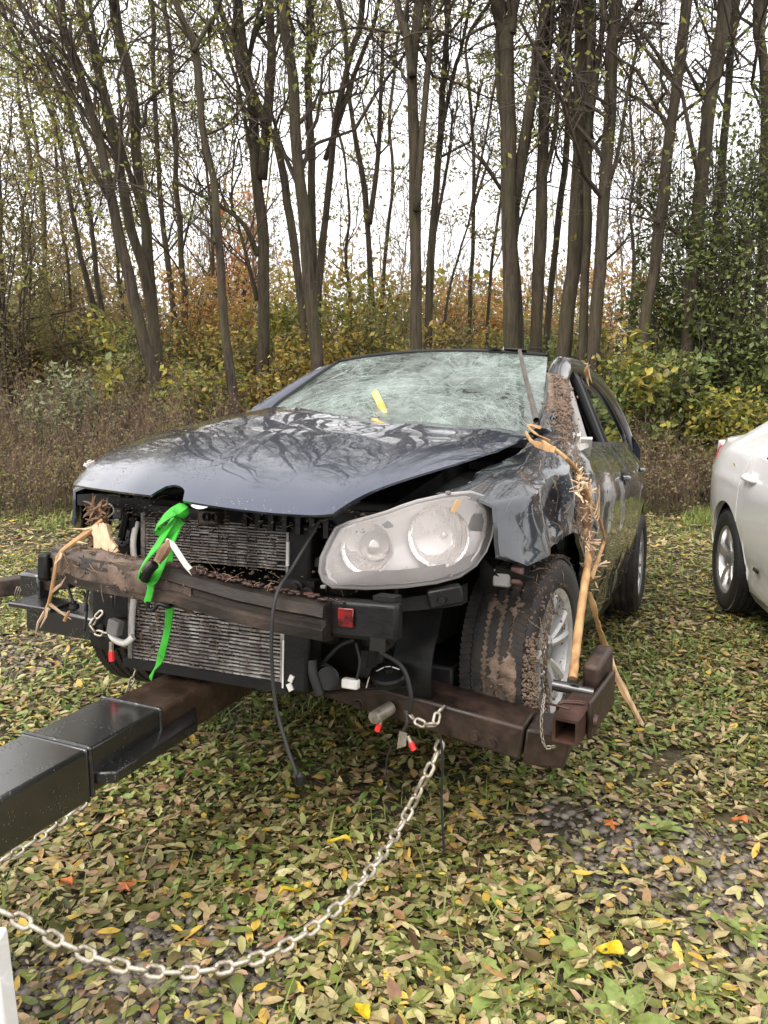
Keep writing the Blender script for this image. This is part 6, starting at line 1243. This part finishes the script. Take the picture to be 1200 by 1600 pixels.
b = MB(); S, off = ribbon([h + np.array([.012, 0, -.012]) for h in hp[2:]], .010, (1, .4, .2), .004, 24, (0, .4, 0, .2)); b.sheet(S, off); b.build('strip', MT['woodpale'], HS, sharp=40)
tag(HS, 'long orange strip of split wood hanging beside the wheel lift at right', 'wood', 'splintered wood stuck in the wreck')
twig_piece('short yellow peeled stick standing in the shattered windscreen', [C(606, 655, 1, .36), C(596, 635, 1, .42), C(586, 614, 1, .45)], [.014, .016, .015], 'woodyellow', n=12, seed=4)
twig_piece('splinter caught on the roof edge above the side window', [C(918, 592, 1, 1.25), C(915, 580, 1, 1.22), C(922, 570, 1, 1.2)], [.007, .008, .002], 'wood', n=10, splinters=4, seed=6)
twig_piece('pale splinters lying on the torn front edge of the roof', [C(770, 566, 1, 1.08), C(785, 563, 1, 1.09), C(800, 566, 1, 1.10)], [.006, .009, .003], 'woodpale', n=10, splinters=7, seed=7)
twig_piece('broken branch bent over the far end of the crash beam, tip hanging down', [C(160, 812, 1, -.72), C(140, 830, 1, -.75), C(112, 850, 1, -.79), C(92, 868, 1, -.81), C(84, 905, 1, -.82), C(77, 940, 1, -.81), C(66, 964, 1, -.80)], [.006, .009, .008, .006, .006, .0055, .005], 'wood', n=34, splinters=9, seed=8)
ch = empty('wood_chunk', M=CAR_M); b = MB(); rg = np.random.default_rng(14)
for i in range(14):
    A = C(157 + rg.uniform(-6, 8), 822, 1, -.74) + rg.normal(size=3) * .005; B_ = C(168 + rg.uniform(-18, 14), 862 + rg.uniform(-8, 4), 1, -.76); b.bar(A, B_, .020, .010, up=rg.normal(size=3) * .3 + [0, -1, .2])
b.build('splinters', MT['woodpale'], ch, sharp=25, kind='stuff'); tag(ch, 'frayed chunk of pale wood on the muddy end of the beam', 'wood', 'splintered wood stuck in the wreck')
rt = empty('root_clump', M=CAR_M); b = MB()
for i in range(170):
    c = C(152 + rg.uniform(-8, 10), 795 + rg.uniform(-8, 70), 1, -.66 + rg.uniform(-.04, .04)); d = rg.normal(size=3); d /= np.linalg.norm(d); b.tube(np.array([c, c + d * .015 + rg.normal(size=3) * .004, c + d * .034 + rg.normal(size=3) * .008]), [.006, .004, .0015], 5)
b.build('roots', MT['bark_bit'], rt, sharp=60, kind='stuff'); tag(rt, 'dark muddy clump of roots wedged under the bonnet corner', 'roots')
twig_piece('flat piece of brown bark tucked under the green strap', [C(266, 846, 1, -.90), C(256, 862, 1, -.92), C(246, 878, 1, -.93)], [.010, .016, .011], 'bark_bit', n=12, seed=9)
rod = empty('white_rod', M=CAR_M); S, off = ribbon([C(262, 845, 1, -.90), C(272, 853, 1, -.905), C(290, 880, 1, -.91), C(304, 896, 1, -.91)], [.012] * 6 + [.014] * 18, (1, 0, .6), .006, 24); b = MB(); b.sheet(S, off); b.build('rod', MT['greywhite'], rod, sharp=40); b = MB(); b.box(C(302, 893, 1, -.916), (.016, .006, .018), ry(-.6)); b.build('rusty_end', MT['rustred'], rod); tag(rod, 'white plastic rod sticking out of the green strap knot', 'rod')
for i, (px, py, lb) in enumerate([(103, 968, 'small brown chip of wood hanging below the beam left end'), (395, 690, 'thin pale splinter lying near the middle of the bonnet'), (655, 694, 'thin tan splinter lying near the rear edge of the bonnet')]):
    if i == 0: twig_piece(lb, [C(108, 955, 1, -.78), C(101, 970, 1, -.78)], [.004, .006], 'wood', n=6, seed=20)
    else:
        yy = -.28 if i == 1 else -.05; c = C(px, py, 1, yy); 
        twig_piece(lb, [c + [-.03, 0, .012], c + [0, .005, .014], c + [.03, .012, .012]], [.002, .005, .002], 'woodpale', n=8, seed=21)
# bent wires and grommet under the beam
w2 = [[C(106, 915, 1, -.76), C(112, 935, 1, -.76), C(117, 948, 1, -.76)], [C(131, 925, 1, -.74), C(136, 950, 1, -.74), C(132, 985, 1, -.74)], [C(138, 918, 1, -.74), C(133, 955, 1, -.75)]]
for p_ in w2: wire('wire', p_, .004)
b = MB(); b.lathe([(.001, .016), (.014, .012), (.016, 0), (.001, -.012)], C(116, 950, 1, -.76), (0, 0, 1), 12); b.build('grommet', MT['black'], CAR)
lv0 = C(174, 1003, 1, -.70); b = MB(); b.tube([lv0, lv0 + [0, 0, -.035]], .007, 8); lv = b.build('lever', MT['galv'], CAR); b = MB(); b.tube([lv0 + [0, 0, -.03], lv0 + [.002, 0, -.06]], .009, 8); b.build('red_grip', MT['red'], lv)

# ------------------------------------------------------------------ white saloon at the right edge
aW = math.radians(9.6); RWc = np.array([2.28, 4.86])     # its rear wheel on the near side
WM = np.eye(4); WM[:3, :3] = rz(-aW); n_ = rz(-aW) @ np.array([.79, 0, 0]); WM[:3, 3] = (RWc[0] + n_[0], RWc[1] + n_[1], 0)
WC = empty('white_car', M=WM); tag(WC, 'white saloon parked at the right edge of the photo, only its rear side showing', 'car')
def wx(y, z):                                            # half width; y rearward from the rear axle
    y, z = np.broadcast_arrays(np.asarray(y, float), np.asarray(z, float))
    x = np.interp(z, [.15, .25, .45, .62, .78, .90, 1.0, 1.06], [.80, .86, .885, .90, .905, .885, .85, .80]); x = x + .018 * np.exp(-((y) / .45) ** 2 - ((z - .62) / .2) ** 2)
    return x * np.where(y > .2, 1 - .22 * np.clip((y - .2) / .9, 0, 1.1) ** 2, 1) * np.where(y < -3.0, 1 - .16 * np.clip((-3.0 - y) / .9, 0, 1.1) ** 2, 1)
def wpanel(name, y0, y1, zb, zt, sd, mat='white', ny=24, nz=14, ex=None):
    ys = np.linspace(y0, y1, ny); Y = np.repeat(ys[:, None], nz, 1); Z = zb(ys)[:, None] + (zt(ys) - zb(ys))[:, None] * np.linspace(0, 1, nz)[None]; X = wx(Y, Z) + (ex(Y, Z) if ex else 0)
    b = MB(); b.sheet(np.stack([X * sd, Y, Z], -1), np.array([-.018 * sd, 0, 0])); return b.build(name, MT[mat], WC, sharp=40)
wbelt = lambda ys: np.interp(ys, [-3.9, -3.2, -2.0, -.6, .3, .95], [.78, .86, .96, 1.00, 1.045, 1.04])
warch = lambda ys, yc, base: np.where((.375 ** 2 - (ys - yc) ** 2) > 0, np.maximum(base, .325 + np.sqrt(np.maximum(.375 ** 2 - (ys - yc) ** 2, 0))), base)
wcr = lambda Y, Z: .012 * np.exp(-((Z - .84 - .02 * Y) / .025) ** 2) - .012 * np.exp(-((Z - .34) / .06) ** 2)
WBW = 2.68
for sd in (-1, 1):
    wpanel('rear_wing', -.245, 1.04, lambda ys: warch(ys, 0, .26), wbelt, sd, ny=60, ex=wcr)
    rd = wpanel('rear_door', -1.25, -.255, lambda ys: np.where(ys > -.4, warch(ys, 0, .22), .22), wbelt, sd, ny=40, ex=wcr)
    fd = wpanel('front_door', -2.23, -1.26, lambda ys: 0 * ys + .22, wbelt, sd, ex=wcr)
    wpanel('front_wing', -3.60, -2.24, lambda ys: warch(ys, -WBW, .24), wbelt, sd, ny=50, ex=wcr)
    wpanel('sill', -2.3, -.36, lambda ys: 0 * ys + .15, lambda ys: 0 * ys + .214, sd, ny=8, nz=4)
    for d_, yy in ((rd, -.42), (fd, -1.42)):
        x0 = float(wx(yy, .90)) + .012; b = MB(); b.tube(spline([(sd * (x0 - .015), yy - .11, .885), (sd * (x0 + .022), yy - .07, .888), (sd * (x0 + .024), yy + .05, .892), (sd * (x0 - .015), yy + .10, .90)], 16), .013, 10); b.build('handle', MT['white'], d_, sharp=60)
        b = MB(); b.lathe([(.001, -.004), (.035, -.003), (.05, -.012)], (sd * (x0 + .004), yy - .02, .885), (sd, 0, 0), 24); b.build('handle_recess', MT['white'], d_)
    b = MB(); b.box((sd * (float(wx(-.62, .42)) + .004), -.62, .395), (.012, .085, .022)); bevel(b.build('side_marker', MT['marker'], WC), .004)
    b = MB(); P = np.array([[(sd * (float(wx(.66 + .40 * q, z)) + .008), .66 + .40 * q, z) for q in np.linspace(0, 1, 8)] for z in (.92, .95, .98, 1.01)]); b.sheet(P, np.array([-.03 * sd, 0, 0])); b.build('tail_light', MT['taillens'], WC)
    rail = spline([(sd * .66, -2.75, .95), (sd * .60, -2.15, 1.27), (sd * .55, -1.75, 1.40), (sd * .54, -1.1, 1.42), (sd * .57, -.40, 1.345)], 40); b = MB(); b.tube(rail, .05, 8); b.build('roof_rail', MT['white'], WC, sharp=60)
    b = MB(); ys = np.linspace(-2.45, -.42, 22); P = np.array([[(sd * np.interp(s_, [0, 1], [.80, np.interp(y, [-2.45, -1.75, -1.1, -.2, .05], [.70, .58, .57, .62, .68])]), y, np.interp(y, [-2.45, -1, .05], [.93, .99, 1.03]) * (1 - s_) + s_ * np.interp(y, [-2.45, -2.15, -1.75, -1.1, -.3, .05], [1.08, 1.24, 1.37, 1.39, 1.30, 1.19])) for s_ in np.linspace(0, 1, 6)] for y in ys]); b.sheet(P, np.array([-.005 * sd, 0, 0])); b.build('side_glass', MT['glass'], WC)
    b = MB(); ys = np.linspace(-.43, .66, 16); P = np.array([[(sd * ((float(wx(y, wbelt(y))) - .004) * (1 - s_) + np.interp(y, [-.43, 0, .4, .66], [.60, .65, .74, .79]) * s_), y, (float(wbelt(y)) - .004) * (1 - s_) + s_ * np.interp(y, [-.43, 0, .4, .66], [1.36, 1.235, 1.085, 1.05])) for s_ in np.linspace(0, 1, 8)] for y in ys]); b.sheet(P, np.array([-.02 * sd, 0, 0])); b.build('rear_pillar', MT['white'], WC)
    b = MB(); b.box((sd * .93, -2.15, 1.0), (.16, .10, .12)); bevel(b.build('mirror', MT['white'], WC), .03, 3)
    b = MB(); P = np.array([[(sd * (.48 + .30 * q), -3.72 + .22 * q ** 2, z) for q in np.linspace(0, 1, 8)] for z in (.62, .70, .78)]); b.sheet(P, np.array([0, .04, 0])); b.build('headlight', MT['housing'], WC)
P = np.array([[(u_ * (.74 - .05 * u_ * u_ - .06 * max(0, y - .8)), y - .10 * u_ ** 4, z - .035 * u_ ** 2) for u_ in np.linspace(-1, 1, 17)] for y, z in spline([(.48, 1.075, 0), (.8, 1.10, 0), (1.03, 1.085, 0), (1.075, 1.03, 0)], 14)[:, :2]]); b = MB(); b.sheet(P, np.array([0, 0, -.015])); b.build('boot_lid', MT['white'], WC)
P = np.array([[(u_ * .76, y - .16 * u_ ** 4, z) for u_ in np.linspace(-1, 1, 17)] for y, z in ((1.07, 1.03), (1.09, .86), (1.12, .70), (1.14, .55), (1.12, .36), (1.06, .26))]); b = MB(); b.sheet(P, np.array([0, -.03, 0])); b.build('rear_bumper', MT['white'], WC)
for nm, pr, wa, wb_, mt_ in (('rear_windscreen', [(-.35, 1.36), (.05, 1.24), (.52, 1.07)], .55, .68, 'glass'), ('roof', [(-1.85, 1.40), (-1.4, 1.45), (-.9, 1.455), (-.35, 1.375)], .53, .54, 'white'), ('windscreen', [(-2.80, .97), (-2.3, 1.22), (-1.85, 1.40)], .68, .54, 'glass'), ('bonnet', [(-3.70, .74), (-3.5, .80), (-3.1, .875), (-2.75, .955)], .73, .80, 'white'), ('front_bumper', [(-3.70, .74), (-3.78, .55), (-3.76, .35), (-3.68, .2)], .72, .74, 'white')):
    sp_ = spline([(y, z, 0) for y, z in pr], 12); P = np.array([[(u_ * (wa + (wb_ - wa) * i / 11), y + (.12 * u_ ** 2 if y < -1.8 else -.06 * u_ ** 2 if nm == 'rear_windscreen' else 0), z + .03 * (1 - u_ * u_)) for u_ in np.linspace(-1, 1, 15)] for i, (y, z, _) in enumerate(sp_)]); b = MB(); b.sheet(P, np.array([0, .0, -.012])); b.build(nm, MT[mt_], WC)
b = MB(); b.box((0, -1.35, .25), (1.5, 4.0, .10)); b.box((0, -1.2, .6), (1.3, 2.2, .5)); b.build('floor_pan', MT['blackm'], WC, kind='stuff')
b = MB(); a = np.linspace(math.radians(-15), math.radians(195), 26)
for yc in (0, -WBW):
    for sd in (-1, 1): b.sheet(np.array([[(sd * x, yc - .378 * math.cos(t), .325 + .378 * math.sin(t)) for x in (.5, .7, .875)] for t in a]), np.array([0, 0, .004])); b.box((sd * .5, yc, .5), (.01, .72, .5))
b.build('arch_lining', MT['blackm'], WC, sharp=60, kind='stuff')
w1 = wheel(WC, (-.80, 0, .325), -1, False, R=.325, spokes=5, style=1); w1.rotation_euler = (.2, 0, 0)
w2_ = copy_tree(w1, WC, (-.80, -WBW, .325))
w3 = copy_tree(w1, WC, (.80, 0, .325)); w3.rotation_euler = (0, 0, PI); w4 = copy_tree(w1, WC, (.80, -WBW, .325)); w4.rotation_euler = (0, 0, PI)
b = MB(); b.leaves([tuple(np.array([-(float(wx(-.02, .93)) + .006), -.02, .93]))], .02, elong=2.5, flat=.0, rg=np.random.default_rng(2)); 
lf = b.build('leaf', LF['bigyellow'], None, sharp=0); lf.parent = WC; lf.name = 'stuck_leaf'

# ------------------------------------------------------------------ white post of the truck at the lower left corner
pb = onground(-6, 1640, .0); b = MB(); b.bar(at(-30, 1462, 1.20), at(0, 1690, 1.20), .070, .05, up=(0, 1, 0)); po = bevel(b.build('white_post', MT['white'], None), .006); tag(po, 'white painted post cut off by the lower left corner', 'post')
